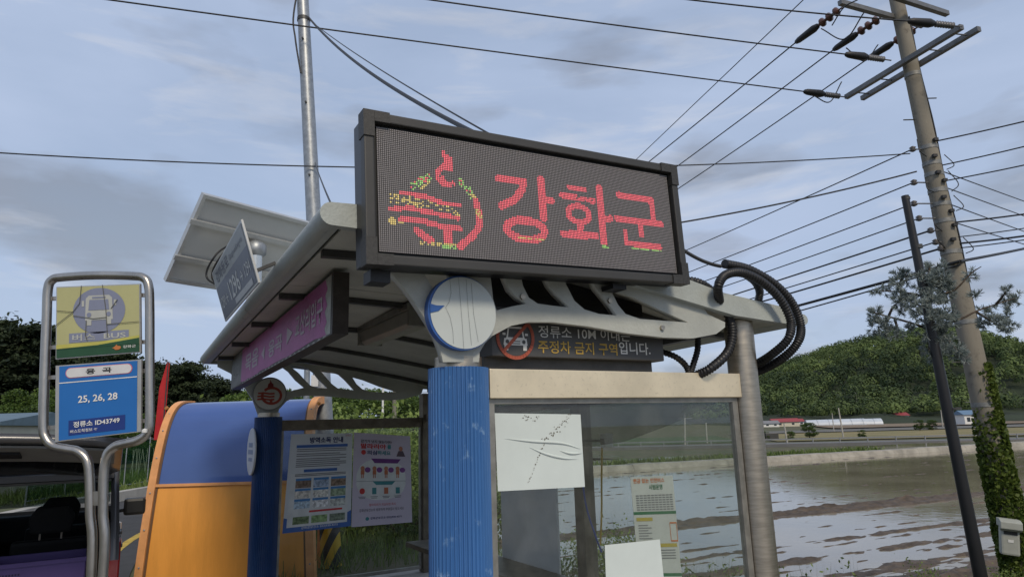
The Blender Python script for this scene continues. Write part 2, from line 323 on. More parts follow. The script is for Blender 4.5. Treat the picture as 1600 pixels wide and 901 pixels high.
Z_ += np.clip(-1.6 - S_, 0, 3) * .3
sheet('paddy_mud', O2[0] + D2[0] * T_ + N2[0] * S_, O2[1] + D2[1] * T_ + N2[1] * S_, Z_, m_mud)
m_water = mat('paddy_water', (.28, .235, .16), .07, 0, .3, .18, .16, 2.6, spec=.55, stretch=(1, 1, 1), rvar=.05)
def rect2(name, t0, t1, s0, s1, z, m, n=2):
    T, S = np.meshgrid(np.linspace(t0, t1, n), np.linspace(s0, s1, n), indexing='ij'); return sheet(name, O2[0] + D2[0] * T + N2[0] * S, O2[1] + D2[1] * T + N2[1] * S, T * 0 + z, m)
rect2('paddy_water', -16, 62, -3.0, 29.8, -1.225, m_water)
rect2('paddy_water', -40, 90, 33, 43, -1.20, m_water); rect2('paddy_water', -60, 26, 46.5, 54, -1.15, m_water)
# concrete-faced levee, grassy bank behind it
lev = thing('levee_wall', 'long low pale concrete levee wall edging the flooded rice paddy', 'wall', (*(O2 + N2 * 30), -1.3), math.atan2(D2[1], D2[0]))
b = MB()
for k in range(52):
    t0 = -28 + k * 2; h = .40 + .05 * random.random()
    b.prism([(-.55, 0), (-.32, h), (.6, h + .02), (.75, 0)], lambda a, c, t: (t, a, c), t0, t0 + 1.985)
b.build('wall_panel', mat('levee_concrete', (.36, .335, .285), .9, 0, .35, 1.2, .4, 20.), lev, kind='stuff')
m_grass = leaf_mat('grass_blade', (.05, .085, .02), (.20, .26, .075), .3)
m_dryg = leaf_mat('dry_grass', (.10, .085, .03), (.24, .21, .09), .3)
def blades(name, pts, h0, h1, wd, m, label, lean=.35):
    n = len(pts); P = np.array(pts); a = rng.uniform(0, 2 * math.pi, n); hd = np.stack([np.cos(a), np.sin(a), a * 0], 1)
    h = rng.uniform(h0, h1, n)[:, None]; ln = rng.normal(0, lean, (n, 2)); tip = P + np.concatenate([ln * h, h], 1); md = P + np.concatenate([ln * h * .57, h * .6], 1)
    Q = np.stack([P - hd * wd, P + hd * wd, md + hd * wd * .8, tip], 1)
    return tag(cloud_mesh(name, Q, rng.uniform(.1, .9, n), m, None, 'stuff'), label, 'grass', kind='stuff')
def strip_pts(t0, t1, s0, s1, n):
    t = rng.uniform(t0, t1, n); s = rng.uniform(s0, s1, n); x = O2[0] + D2[0] * t + N2[0] * s; y = O2[1] + D2[1] * t + N2[1] * s; return np.stack([x, y, gh(x, y)], 1)
p = strip_pts(-30, 42, 31, 33.2, 6000); p[:, 2] = -1.1; blades('levee_grass', p, .25, .6, .06, m_grass, 'strip of green grass growing on the far paddy levee')
# raised far road with guard rail
RA = np.array([22., 88.5]); RB = np.array([85., 66.]); rd = (RB - RA) / np.linalg.norm(RB - RA); rn = np.array([-rd[1], rd[0]])
def strip(name, A, B, off0, off1, z, m, zb=None):
    q = [A + rn * off0, B + rn * off0, B + rn * off1, A + rn * off1]; bb = MB()
    bb.add([(*a, z) for a in q] + [(*a, z - .9) for a in q], [(0, 1, 2, 3), (0, 4, 5, 1), (3, 2, 6, 7), (0, 3, 7, 4), (1, 5, 6, 2)])
    o = bb.build(name, m); o['kind'] = 'structure'; return o
strip('far_road', RA - rd * 60, RB + rd * 40, 0, 5, -1.08, mat('far_road_grey', (.16, .16, .16), .9, 0, .2, .4))
gr = thing('guard_rail', 'long grey steel guard rail along the far field road', 'guard rail', (*(RA + rn * .3), -1.08))
m_galv = mat('galvanised_steel', (.36, .38, .40), .45, .6, .28, 14., .05, 50., rvar=.1)
b = MB(); b.bar((*(-rd * 60), .55), (*(rd * 105), .55), .06, .17); b.build('rail', mat('rail_grey', (.25, .26, .27), .6, .3), gr)
for k in range(-20, 36, 1):
    b = MB(); q = rd * (k * 3.0); b.box((q[0], q[1] , .2), (.10, .10, .85)); b.build('post', mat('rail_grey', (.25, .26, .27)), gr)
# fields beyond: sheets a little above the ground
def field(pts, m, z=.02):
    me = [(x, y, gxy(x, y)) for x, y in pts]; nu = 14
    a, b_, c, d = [np.array(p) for p in me]; U, V = np.meshgrid(np.linspace(0, 1, nu), np.linspace(0, 1, nu), indexing='ij')
    X = a[0] * (1 - U) * (1 - V) + b_[0] * U * (1 - V) + c[0] * U * V + d[0] * (1 - U) * V; Y = a[1] * (1 - U) * (1 - V) + b_[1] * U * (1 - V) + c[1] * U * V + d[1] * (1 - U) * V
    return sheet('field', X, Y, gh(X, Y) + z, m)
m_fy = mat('stubble_field', (.24, .19, .085), .95, 0, 0, .15, .3, 4., col2=(.15, .14, .055)); m_fb = mat('tilled_field', (.13, .095, .07), .95, 0, .3, .2, .5, 3.); m_fg = mat('green_field', (.06, .10, .03), .95, 0, .4, .2, .4, 4.)
m_fgrey = mat('mulched_field', (.15, .145, .13), 1., 0, .3, .3, .2, 4., stretch=(.2, 3, 1))
field([(40, 105), (150, 80), (190, 135), (52, 165)], m_fy, .12); field([(52, 168), (190, 138), (215, 175), (66, 205)], m_fgrey, .22); field([(150, 175), (240, 165), (290, 240), (185, 255)], m_fb, .42)
field([(100, 210), (180, 190), (205, 255), (115, 270)], mat('bare_slope', (.24, .18, .12), .95, 0, .4, .15, .4, 3.), .38); field([(235, 165), (330, 150), (380, 240), (270, 240)], m_fg, .34); field([(-60, 130), (36, 108), (48, 165), (-50, 190)], m_fg, .05)
# far forested hill
HX = np.array([-300, 0, 90, 176, 214, 250, 283, 312, 345, 381, 450, 560, 700.]); HZ = np.array([6, 8, 13, 27, 40, 50, 56, 57, 47, 29, 21, 18, 16.])
def hillz(x, y):
    r_ = np.interp(x / (y / 500.0) ** .55, HX, HZ); foot = 300 + 25 * np.sin(x * .013)
    return 3.0 + (r_ - 3.0) * np.sin(np.clip((y - foot) / 215, 0, 1) * math.pi / 2) ** 1.05 - np.clip((y - 620) / 200, 0, 3) * 12
U, V = np.meshgrid(np.linspace(-300, 760, 110), np.linspace(235, 800, 76), indexing='ij')
m_hill = mat('hill_soil', (.03, .042, .02), .95, 0, .4, .03); sheet('hill', U, V, hillz(U, V) + 4 * (vnoise(U * .05, V * .05, 9) - .5) - np.clip((302 - V) / 60, 0, 2) * 9, m_hill)
U2, V2 = np.meshgrid(np.linspace(-400, 900, 80), np.linspace(900, 1400, 30), indexing='ij')
sheet('hill', U2, V2, 8 + (40 + 38 * np.sin(U2 * .0065 + 1.0) + 9 * vnoise(U2 * .03, V2 * .02, 4)) * np.sin(np.clip((V2 - 900) / 400, 0, 1) * math.pi / 2), mat('far_hill_forest', (.035, .055, .03), .95, 0, .5, .06, .9, .25))
m_forest = leaf_mat('forest_leaf', (.022, .040, .018), (.15, .205, .065), .22, .7)
nc = 4200; fx = rng.uniform(20, 560, nc); fy = 292 + (rng.random(nc) ** .8) * 250; keep = (fx / fy > .25) & (fx / fy < .92); fx, fy = fx[keep], fy[keep]; nc = len(fx)
fz = hillz(fx, fy); rad = rng.uniform(2.2, 5.4, nc) * np.where(fy < 330, 1.1, 1.0); tone = np.clip(rng.normal(.45, .22, nc) + .75 * (vnoise(fx * .035, fy * .035, 21) - .5), .02, .95)
q = 120; dirs = rng.normal(size=(nc, q, 3)); dirs /= np.linalg.norm(dirs, axis=2)[..., None]; dirs[..., 2] = np.abs(dirs[..., 2]) * 1.15 - .25
lob = 1 + .22 * np.sin(dirs[..., 0] * 5 + fx[:, None]) * np.cos(dirs[..., 1] * 5 + fy[:, None])
C_ = np.stack([fx, fy, fz + rad * np.where(fy < 318, .45, 1.15)], 1)[:, None, :] + dirs * (rad[:, None] * lob * rng.uniform(.93, 1.03, (nc, q)))[..., None]
tt = np.clip(tone[:, None] + rng.normal(0, .035, (nc, q)), 0, 1).reshape(-1)
Q = leaf_quads(C_.reshape(-1, 3), .95, 1.1, .5, (dirs / np.linalg.norm(dirs, axis=2)[..., None]).reshape(-1, 3), .16)
tag(cloud_mesh('hill_forest', Q, tt, m_forest, None, 'stuff'), 'dense mixed green forest covering the far hill beyond the paddies', 'forest', kind='stuff')

# ------------------------------------------------------------------ trees
m_bark = mat('bark', (.10, .075, .055), .95, 0, .5, 12., .8, 30.)
m_pine = leaf_mat('pine_needles', (.010, .018, .008), (.045, .062, .026), .12, .7)
m_broad = leaf_mat('broad_leaf', (.026, .05, .010), (.12, .185, .035), .3)
m_bush = leaf_mat('bush_leaf', (.045, .08, .02), (.23, .30, .08), .35)
def proto_pine(seed):
    """10 m pine: layered flat clumps on limbs"""
    r_ = np.random.default_rng(seed); root = thing('pine_tree', 'x', 'tree'); b = MB(); b.tube([(0, 0, -.3), (.1, .05, 3), (-.05, .1, 6.5), (.1, 0, 9.4)], [.22, .17, .11, .03], 8)
    Cs = []; tn = []
    for k in range(26):
        h = 2.6 + 7.0 * k / 26 + r_.uniform(-.2, .2); a = k * 2.4 + r_.uniform(-.4, .4); ln = (2.9 - 2.1 * ((h - 2.6) / 7.2) ** 1.3) * r_.uniform(.75, 1.15)
        e = np.array([math.cos(a) * ln, math.sin(a) * ln, h + .35 * r_.random()]); b.tube([(0, 0, h - .3), tuple(e * [.5, .5, 1]), tuple(e)], [.06, .045, .02], 5)
        for f in (.45, .75, 1.0):
            for _ in range(2):
                c = np.array([0, 0, h]) * (1 - f) + e * f + r_.normal(0, .25, 3) * [1, 1, .5]; n = 130
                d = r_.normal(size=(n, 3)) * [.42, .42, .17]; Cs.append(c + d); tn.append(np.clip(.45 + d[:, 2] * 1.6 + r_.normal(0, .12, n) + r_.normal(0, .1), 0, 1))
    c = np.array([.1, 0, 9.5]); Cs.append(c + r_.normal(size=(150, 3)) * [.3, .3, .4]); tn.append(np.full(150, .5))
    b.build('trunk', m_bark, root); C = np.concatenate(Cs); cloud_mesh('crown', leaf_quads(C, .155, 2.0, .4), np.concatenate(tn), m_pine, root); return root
def proto_broad(seed, H=8., W=2.9, n=10500, size=.14):
    r_ = np.random.default_rng(seed); root = thing('broadleaf_tree', 'x', 'tree'); b = MB(); b.tube([(0, 0, -.3), (.1, 0, H * .3), (0, .1, H * .55)], [.2, .15, .08], 8); Cs = []; tn = []
    for k in range(30):
        a = r_.uniform(0, 6.28); z = r_.uniform(.22, .98); rr = W * math.sqrt(max(.03, 1 - ((z - .5) / .52) ** 2)) * r_.uniform(.35, .9); c = np.array([math.cos(a) * rr, math.sin(a) * rr, H * z - .3])
        if k % 3 == 0: b.tube([(0, .05, H * .3), tuple(c * [.5, .5, .85]), tuple(c)], [.07, .04, .015], 5)
        m_ = n // 30; d = r_.normal(size=(m_, 3)); d /= np.linalg.norm(d, axis=1)[:, None]; d *= (r_.uniform(.55, 1.1, m_) * r_.uniform(.7, 1.15) * W * .33)[:, None]; d[:, 2] *= .75
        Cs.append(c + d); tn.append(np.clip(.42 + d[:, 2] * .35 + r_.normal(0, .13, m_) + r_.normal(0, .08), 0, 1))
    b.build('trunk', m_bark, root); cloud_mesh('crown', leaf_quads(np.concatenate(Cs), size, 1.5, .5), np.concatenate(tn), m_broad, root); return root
PP = [proto_pine(1), proto_pine(2)]; BP = [proto_broad(3), proto_broad(4, 7.5, 3.2)]
used = set()
def put_tree(protos, i, px, py, D, label, group, base_h, wide=1.0):
    p = depth(px, py, D); z0 = gxy(p[0], p[1]); s = (p[2] - z0) / base_h; pr = protos[i % len(protos)]
    o = pr if id(pr) not in used else copy_tree(pr); used.add(id(pr))
    o.location = (p[0], p[1], z0); o.scale = (s * wide, s * wide, s); o.rotation_euler = (0, 0, i * 1.7); o['label'] = label; o['group'] = group; return o
pines = [(12, 500, 50), (58, 506, 47), (108, 516, 50), (150, 545, 56), (205, 552, 54), (248, 566, 58), (290, 566, 46), (332, 586, 50), (366, 602, 56), (-40, 505, 48), (180, 560, 64), (30, 540, 60), (90, 545, 62), (310, 590, 62)]
for i, (x, y, D) in enumerate(pines): put_tree(PP, i, x, y, D, 'dark layered pine on the wooded slope behind the cream shed', 'pines on the wooded slope', 10., 1.25)
broads = [(48, 596, 35), (100, 612, 33), (5, 618, 33), (420, 598, 44), (456, 603, 42), (392, 606, 40), (240, 640, 40), (300, 640, 42), (350, 636, 44), (165, 640, 42)]
for i, (x, y, D) in enumerate(broads): put_tree(BP, i, x, y, D, 'bright green leafy tree in front of the dark pines on the wooded slope', 'leafy trees before the pines', 8., 1.2)
far_b = [(490, 612, 62), (535, 604, 70), (560, 600, 74), (590, 602, 72), (622, 606, 80), (655, 610, 78), (512, 610, 85), (575, 612, 60), (640, 616, 64), (700, 616, 70), (745, 612, 75)]
for i, (x, y, D) in enumerate(far_b): put_tree(BP, i + 1, x, y, D, 'distant leafy tree seen past the far end of the bus shelter', 'distant trees past the shelter', 8., 1.5)
for i, (x, y, D) in enumerate([(1345, 688, 108), (1235, 690, 112), (1195, 690, 116), (1262, 676, 118), (1435, 672, 150), (1455, 672, 150)]):
    put_tree(BP, i, x, y - 18, D, 'small round yellow green willow bush beside the far road', 'small trees by the far road', 8., 1.3)
# bushes behind the far end of the shelter and on the bank
def proto_bush(seed): 
    r_ = np.random.default_rng(seed); root = thing('bush', 'x', 'bush'); b = MB()
    Cs = []; tn = []
    for k in range(16):
        c = r_.normal(size=3) * [.42, .42, .22] + [0, 0, .5]; b.tube([(0, 0, -.1), tuple(c * [.5, .5, .6]), tuple(c)], [.015, .01, .005], 4); n = 480
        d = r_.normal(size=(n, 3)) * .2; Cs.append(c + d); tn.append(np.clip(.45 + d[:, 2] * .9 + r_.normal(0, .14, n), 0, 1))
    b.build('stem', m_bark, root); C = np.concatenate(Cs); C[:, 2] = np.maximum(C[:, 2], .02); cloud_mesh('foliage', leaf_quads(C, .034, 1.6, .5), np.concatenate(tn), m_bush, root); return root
BU = [proto_bush(11), proto_bush(12)]
def put_bush(i, x, y, s, label, group):
    pr = BU[i % 2]; o = pr if id(pr) not in used else copy_tree(pr); used.add(id(pr)); o.location = (x, y, gxy(x, y) - .05); o.scale = (s, s, s); o.rotation_euler = (0, 0, i * 2.1); o['label'] = label; o['group'] = group
for i, (lx, ly, s) in enumerate([(2.9, 8.2, .9), (2.2, 9.4, 1.15), (3.4, 9.9, 1.2), (1.6, 10.6, 1.25), (2.8, 11.4, 1.35), (4.3, 11.2, 1.3), (3.6, 12.8, 1.5), (2.0, 12.6, 1.35), (4.9, 13.0, 1.4), (4.1, 8.9, 1.0), (5.2, 15.0, 1.6), (3.4, 14.6, 1.6)]):
    p = wor((lx, ly, 0)); put_bush(i, p[0], p[1], s * 1.4, 'green roadside bush behind the poster end of the shelter', 'bushes behind the shelter')
for i, (px, py, D, s) in enumerate([(968, 890, 8.6, .75), (1080, 880, 9.6, .6), (1110, 895, 9.4, .6), (1150, 890, 9.8, .55), (1042, 885, 9.0, .6), (1552, 895, 10.3, .72), (1602, 895, 10.5, .6)]):
    p = depth(px, py, D); put_bush(i, p[0], p[1], s, 'low bush at the water end of the grassy bank' if i < 5 else ('leafy bush between the black post and the grey meter box' if i == 5 else 'small bush at the foot of the ivy covered concrete pole'), 'bushes on the bank' if i < 5 else 'bushes at the concrete pole')
n = 26000; th = rng.uniform(-.15, .95, n); rr = rng.uniform(8.4, 16, n); x = rr * np.sin(th); y = rr * np.cos(th); lx = (x - P1[0]) * EX[0] + (y - P1[1]) * EX[1]; s = (x - O2[0]) * N2[0] + (y - O2[1]) * N2[1]
k = (lx > 2.9) & (s < -2.0); pts = np.stack([x, y, gh(x, y) - .03], 1)[k]
blades('bank_grass', pts[:9000], .06, .22, .007, m_grass, 'green grass and weeds covering the bank above the paddy'); blades('bank_weeds', pts[9000:10200], .2, .5, .004, m_dryg, 'tall dry weed stalks standing on the bank', .25)
wp = []
for _ in range(520):
    px_w = (random.uniform(1200, 1340) if _ % 9 == 0 else random.uniform(950, 1000) if _ % 5 == 0 else random.uniform(1030, 1170)); p_ = depth(px_w, 880, random.uniform(8.8, 11.2)); wp.append((p_[0], p_[1], gxy(p_[0], p_[1])))
blades('tall_weeds', np.array(wp), .75, 1.32, .0035, m_dryg, 'tall dry weed stalks rising from the bank at the foot of the shelter', .12)
tw = []; 
for x_, y_, z_ in wp[:260]:
    for _ in range(4): h_ = random.uniform(.45, 1.15); tw.append((x_ + random.gauss(0, .05), y_ + random.gauss(0, .05), z_ + h_))
tag(cloud_mesh('weed_leaves', leaf_quads(np.array(tw), .03, 2.4, .4), rng.uniform(.2, .9, len(tw)), m_grass, None, 'stuff'), 'small leaves on the tall weeds of the bank', 'weeds', kind='stuff')
lxy = np.stack([rng.uniform(.3, 6, 12000), rng.uniform(5.7, 16, 12000)], 1); pw = np.array([wor((a, c, 0)) for a, c in lxy]); pw[:, 2] = gh(pw[:, 0], pw[:, 1])
blades('verge_grass', pw, .08, .32, .007, m_grass, 'long grass growing on the verge past the shelter')
# ================================================================== BUS SHELTER (local frame: x front->back, y near->far end)
m_blue = rust_mat('blue_ribbed_paint', (.05, .155, .39), (.20, .33, .52), .60, .42, 0, 11., .12, (1, 1, .12))
m_grey = rust_mat('grey_roof_paint', (.40, .43, .41), (.16, .12, .08), .70, .5, 0, 7., .08)
m_cream = rust_mat('bracket_paint', (.44, .455, .42), (.14, .07, .035), .74, .45, 0, 8., .03)
m_ceil = rust_mat('ceiling_sheet', (.52, .52, .47), (.22, .20, .16), .62, .6, 0, 5., .2)
m_steel = mat('brushed_steel', (.50, .445, .365), .36, .95, .22, 9., .12, 70., stretch=(1, 1, 8), rvar=.08)
m_beam = rust_mat('pitted_steel', (.93, .79, .56), (.60, .49, .34), .56, .36, .6, 40., .16, None, .0)  # stainless; gold of the low sun's reflection is put into the base colour
m_dark = mat('dark_steel', (.075, .075, .073), .45, .3, .3, 8.)
m_black = mat('black_rubber', (.018, .018, .02), .45, 0, .3, 20.)
m_alu = mat('dull_aluminium', (.33, .32, .29), .45, .6, .3, 10.)
m_bronze = mat('brown_post_steel', (.20, .17, .13), .5, .6, .4, 6., .1, 40.)
m_white = mat('white_sheet', (.60, .66, .64), .5, 0, .06, 4.)
m_glass = glass_mat('shelter_glass', (.90, .93, .92), .04, (.42, .42, .39), 3.2)
m_glass2 = glass_mat('clean_glass', (.93, .95, .94), .012, (.5, .5, .47), 5.)
sh = sthing('bus_shelter', 'grey roofed bus shelter with blue ribbed columns and glass end panels', 'bus shelter', (0, 0, 0))
def sag(y): return -.024 * y
def fluted(cx, cy, z0, z1, r_=.158):
    b = MB(); n = 46 * 4; prof = []
    for j in range(n): prof.append(r_ + (.0045, .0045, -.0045, -.0045)[j % 4])
    vs = [(cx + prof[j] * math.cos(2 * math.pi * j / n), cy + prof[j] * math.sin(2 * math.pi * j / n), z) for z in (z0, z1) for j in range(n)]
    b.add(vs, [(j, (j + 1) % n, n + (j + 1) % n, n + j) for j in range(n)] + [tuple(range(n, 2 * n))]); return b
ZT = 2.075
fluted(0, 0, 0, ZT).build('column', m_blue, sh); MB().lathe([(.128, ZT), (.128, ZT + .058)], n=36).build('collar', m_steel, sh)
FZ = 1.975; FX, FY = -.03, 5.2
fluted(FX, FY, -.02, FZ, .152).build('column', rust_mat('navy_chipped_paint', (.018, .055, .17), (.42, .47, .52), .69, .4, 0, 6., .015, None), sh)['label'] = 'navy painted column with chipped white patches'; MB().lathe([(.125, FZ), (.125, FZ + .05)], (FX, FY, 0), 36).build('collar', m_steel, sh)
# near bracket plate traced on its plane
YB = -.10
def T(pts, y): return [tuple(ony(px, py, y)[[0, 2]]) for px, py in pts]
def c3(l): return [(540 + x / 2.192, 400 + y / 2.192) for x, y in l]
outer = [(689, 566), (686, 549), (678, 528), (668, 509), (654.5, 488), (642, 469), (628, 450), (610, 430), (585, 405), (700, 392), (1000, 418), (1075, 447)] + c3([(1230, 200), (1290, 228), (1290, 245), (1260, 268), (1180, 283), (1080, 280), (950, 265), (820, 242), (700, 228), (620, 228), (560, 240), (495, 275), (470, 300), (452, 330), (450, 364)])
holes = [c3(h) for h in ([(488, 60), (530, 60), (555, 120), (580, 145), (612, 165), (560, 175), (510, 188), (498, 150)], [(590, 60), (670, 60), (690, 105), (710, 130), (740, 160), (757, 178), (700, 172), (650, 165), (620, 145), (600, 105)], [(735, 75), (830, 75), (850, 115), (880, 150), (920, 205), (860, 200), (810, 185), (775, 155)], [(900, 120), (970, 140), (1080, 192), (1165, 229), (1080, 223), (1000, 217), (950, 200), (925, 170)])] + [[(655, 420), (673, 452), (690, 447), (700, 436), (700, 420)]]
plate2d('bracket', T(outer, YB), [T(h, YB) for h in holes], lambda a, c, t: (a, YB + t, c), .05, m_cream, sh)
# near badge disc with blue rim, its face cracked
dc = ony(721, 489, YB - .06); DR = .196
dsk = MB().lathe([(DR, YB - .075), (DR, YB - .027)], (dc[0], 0, dc[2]), 56, 'y').build('badge_disc', mat('disc_rim_blue', (.03, .10, .33), .4), sh)
m_disc = mat('disc_face', (.50, .54, .53), .4, 0, .05, 3.)
def dface(a, c): return (a, YB - .0785, c)
decal([circ(dc[0] + .006, dc[2], DR * .965, n=56)], dface, m_disc, dsk, 'disc_face')
cr = [[(-.075, .17), (-.068, .10), (-.08, .05), (-.10, .02)], [(-.10, .02), (-.075, -.03), (-.06, -.10), (-.058, -.165)], [(-.025, .185), (-.015, .06), (-.005, -.08), (.0, -.19)], [(.02, .18), (.03, 0), (.045, -.17)], [(.05, .16), (.06, 0), (.085, -.15)]]
decal(sum([stroke([(dc[0] + p, dc[2] + q_) for p, q_ in l], .0012) for l in cr], []), lambda a, c: (a, YB - .0815, c), m_dark, dsk, 'crack')
decal([[(dc[0] - .186, dc[2] + .035), (dc[0] - .15, dc[2] + .028), (dc[0] - .105, dc[2] + .03), (dc[0] - .14, dc[2] + .0), (dc[0] - .185, dc[2] - .012)]], lambda a, c: (a, YB - .0825, c), MATS['disc_rim_blue'], dsk, 'peeled_patch')
for px, py in [(816, 464), (952, 470), (1034, 512)]:
    q = ony(px, py, YB - .027); MB().lathe([(.016, -.014), (.016, 0)], (q[0], YB - .026, q[2]), 12, 'y').build('bolt', m_steel, sh)
# far bracket
def c5(l): return [(340 + x / 4.444, 540 + y / 4.444) for x, y in l]
outerF = c5([(0, 145), (90, 190), (185, 285), (245, 380), (285, 492), (410, 492), (425, 440), (475, 385), (540, 355), (620, 345), (760, 350), (900, 362), (1050, 375), (1200, 377), (1290, 370), (1380, 345), (1412, 330), (1425, 290), (1300, 235), (1150, 190), (1000, 140), (850, 95), (700, 60), (560, 40), (430, 25), (200, 25), (0, 60)])
holesF = [c5(h) for h in ([(265, 235), (330, 190), (400, 143), (440, 143), (490, 180), (540, 240), (600, 290), (540, 305), (490, 318), (470, 310), (455, 270), (420, 235), (360, 220), (300, 230)], [(495, 138), (560, 138), (620, 156), (665, 188), (700, 235), (765, 296), (690, 292), (640, 275), (600, 235), (560, 190)], [(705, 168), (780, 178), (840, 200), (880, 235), (950, 311), (880, 302), (830, 295), (790, 265), (750, 220)], [(930, 216), (1010, 238), (1130, 285), (1250, 322), (1150, 324), (1060, 320), (1000, 300), (960, 265)])]
plate2d('bracket', T(outerF, FY), [T(h, FY) for h in holesF], lambda a, c, t: (a, FY + t, c), .05, m_cream, sh)
fd = ony(421, 615, FY - .06); fdk = MB().lathe([(.197, FY - .075), (.197, FY - .027)], (fd[0], 0, fd[2]), 48, 'y').build('badge_disc', mat('badge_rim', (.22, .22, .21), .5), sh)
decal([circ(fd[0], fd[2], .182, n=48)], lambda a, c: (a, FY - .0785, c), mat('badge_face', (.50, .50, .46), .5), fdk, 'disc_face')
m_emb = mat('emblem_red', (.40, .07, .045), .6); m_emb2 = mat('emblem_dark_red', (.25, .03, .03), .6)
fe = lambda a, c: (fd[0] + a * .185, FY - .0815, fd[2] + c * .185)
ring = [(.12 + .58 * math.cos(t), -.12 + .5 * math.sin(t)) for t in np.linspace(R(140), R(-195), 26)]
decal(stroke(ring, .16) + stroke([(-.72, .02), (-.4, .06), (0, .0), (.3, .02)], .11) + stroke([(-.75, -.17), (-.4, -.13), (0, -.19), (.3, -.17)], .11) + stroke([(-.75, -.36), (-.4, -.32), (0, -.38), (.3, -.36)], .11) + stroke([(.1, -.4), (.1, -.62)], .18), fe, m_emb, fdk, 'emblem')
decal([[(0, .92), (.1, .7), (.2, .62), (.22, .45), (.12, .32), (-.06, .32), (-.16, .45), (-.12, .62), (-.02, .72)]], fe, m_emb2, fdk, 'emblem_flame')
# beams and posts
MB().box2((.165, -.05, 1.915), (2.12, .05, 2.075)).build('end_beam', m_beam, sh, bevel=.004)
PX4, PX3 = 2.21, 1.98
MB().lathe([(.10, 0), (.10, 2.45)], (PX4, 0, 0), 32).build('rear_post', m_steel, sh)
MB().box2((1.92, 5.13, 0), (2.04, 5.27, 2.25)).build('rear_post', m_bronze, sh, bevel=.004)
MB().box2((2.10, 1.84, 0), (2.23, 1.98, 2.35)).build('rear_post', m_bronze, sh, bevel=.004)
MB().box2((.12, 5.16, 1.81), (1.92, 5.24, 1.935)).build('end_beam', m_bronze, sh, bevel=.004)
b = MB(); b.bar((PX4 - .02, .1, 1.985), (PX4 - .045, 1.84, 1.985), .06, .09); b.bar((2.15, 1.98, 1.97), (PX3, 5.13, 1.93), .06, .09); b.build('rear_beam', m_bronze, sh)
# near end glazing
fr = MB(); fr.box2((.165, -.02, .25), (.205, .02, 1.912)); fr.box2((2.055, -.02, .25), (2.105, .02, 1.912)); fr.box2((.205, -.02, 1.885), (2.055, .02, 1.912)); fr.box2((.205, -.02, .25), (2.055, .02, .30)); fr.build('window_frame', m_alu, sh)
MB().box2((.207, -.004, .302), (2.053, .004, 1.883)).build('end_glass', m_glass, sh)
fr = MB(); fr.box2((.125, 5.18, .04), (.15, 5.22, 1.808)); fr.box2((1.89, 5.18, .04), (1.915, 5.22, 1.808)); fr.box2((.15, 5.18, .04), (1.89, 5.22, .08)); fr.build('window_frame', m_alu, sh)
MB().box2((.152, 5.196, .082), (1.888, 5.204, 1.805)).build('end_glass', m_glass2, sh)
b = MB(); b.add([(2.19, .12, .35), (2.165, 1.82, .35), (2.165, 1.82, 1.92), (2.19, .12, 1.92), (2.196, .12, .35), (2.171, 1.82, .35), (2.171, 1.82, 1.92), (2.196, .12, 1.92)], [(0, 1, 2, 3), (7, 6, 5, 4), (0, 4, 5, 1), (3, 2, 6, 7), (0, 3, 7, 4), (1, 5, 6, 2)]); b.build('rear_glass', m_glass2, sh)
b = MB(); b.add([(2.15, 2.0, .35), (1.985, 5.12, .35), (1.985, 5.12, 1.88), (2.15, 2.0, 1.92), (2.156, 2.0, .35), (1.991, 5.12, .35), (1.991, 5.12, 1.88), (2.156, 2.0, 1.92)], [(0, 1, 2, 3), (7, 6, 5, 4), (0, 4, 5, 1), (3, 2, 6, 7), (0, 3, 7, 4), (1, 5, 6, 2)]); b.build('rear_glass', m_glass2, sh)
# bench inside
b = MB(); b.box2((1.55, .5, .40), (2.0, 4.8, .45)); bn = b.build('bench_seat', m_bronze, sh)
for yy in (.9, 2.6, 4.4): MB().box2((1.7, yy - .04, 0), (1.85, yy + .04, .40)).build('bench_leg', m_dark, sh)
# roof: thick curved shell with round front lip
TOP = [(-.735, 2.851), (-.3, 2.875), (.3, 2.86), (.9, 2.79), (1.5, 2.685), (1.91, 2.60), (2.57, 2.535), (2.72, 2.50)]
BOT = [(2.72, 2.425), (2.55, 2.42), (2.0, 2.45), (1.5, 2.53), (.9, 2.63), (.3, 2.70), (-.3, 2.728), (-.735, 2.735)]
lip = [(-.745 + .058 * math.cos(t), 2.793 + .058 * math.sin(t)) for t in np.linspace(R(265), R(95), 10)]
rlip = [(2.72 + .04 * math.cos(t), 2.4625 + .037 * math.sin(t)) for t in np.linspace(R(70), R(-70), 5)]
def rs(x, zz, y): return (x, y, zz + sag(y))
Y0, Y1 = -.17, 5.35
b = MB(); shell = TOP + rlip + BOT[:1] + [(2.55, 2.43), (2.0, 2.50), (1.5, 2.60), (.9, 2.70), (.3, 2.78), (-.3, 2.80), (-.66, 2.795), (-.70, 2.737)] + lip
b.prism(shell, rs, Y0 + .06, Y1 - .06); b.build('roof_sheet', m_grey, sh)
full = TOP + rlip + BOT + lip
b = MB(); b.prism(full, rs, Y0, Y0 + .055); b.build('gable_edge', m_grey, sh); b = MB(); b.prism(full, rs, Y1 - .055, Y1); b.build('gable_edge', m_grey, sh)
b = MB(); b.tube([rs(-.745, 2.793, y) for y in np.linspace(Y0 + .002, Y1 - .002, 12)], .0585, 24); b.build('front_gutter', rust_mat('stained_gutter', (.36, .385, .37), (.12, .11, .085), .60, .5, 0, 4., .12, (1, .25, 1)), sh)
ce = [(-.66, 2.775), (-.3, 2.785), (.3, 2.765), (.9, 2.68), (1.5, 2.58), (2.0, 2.48), (2.5, 2.44)]
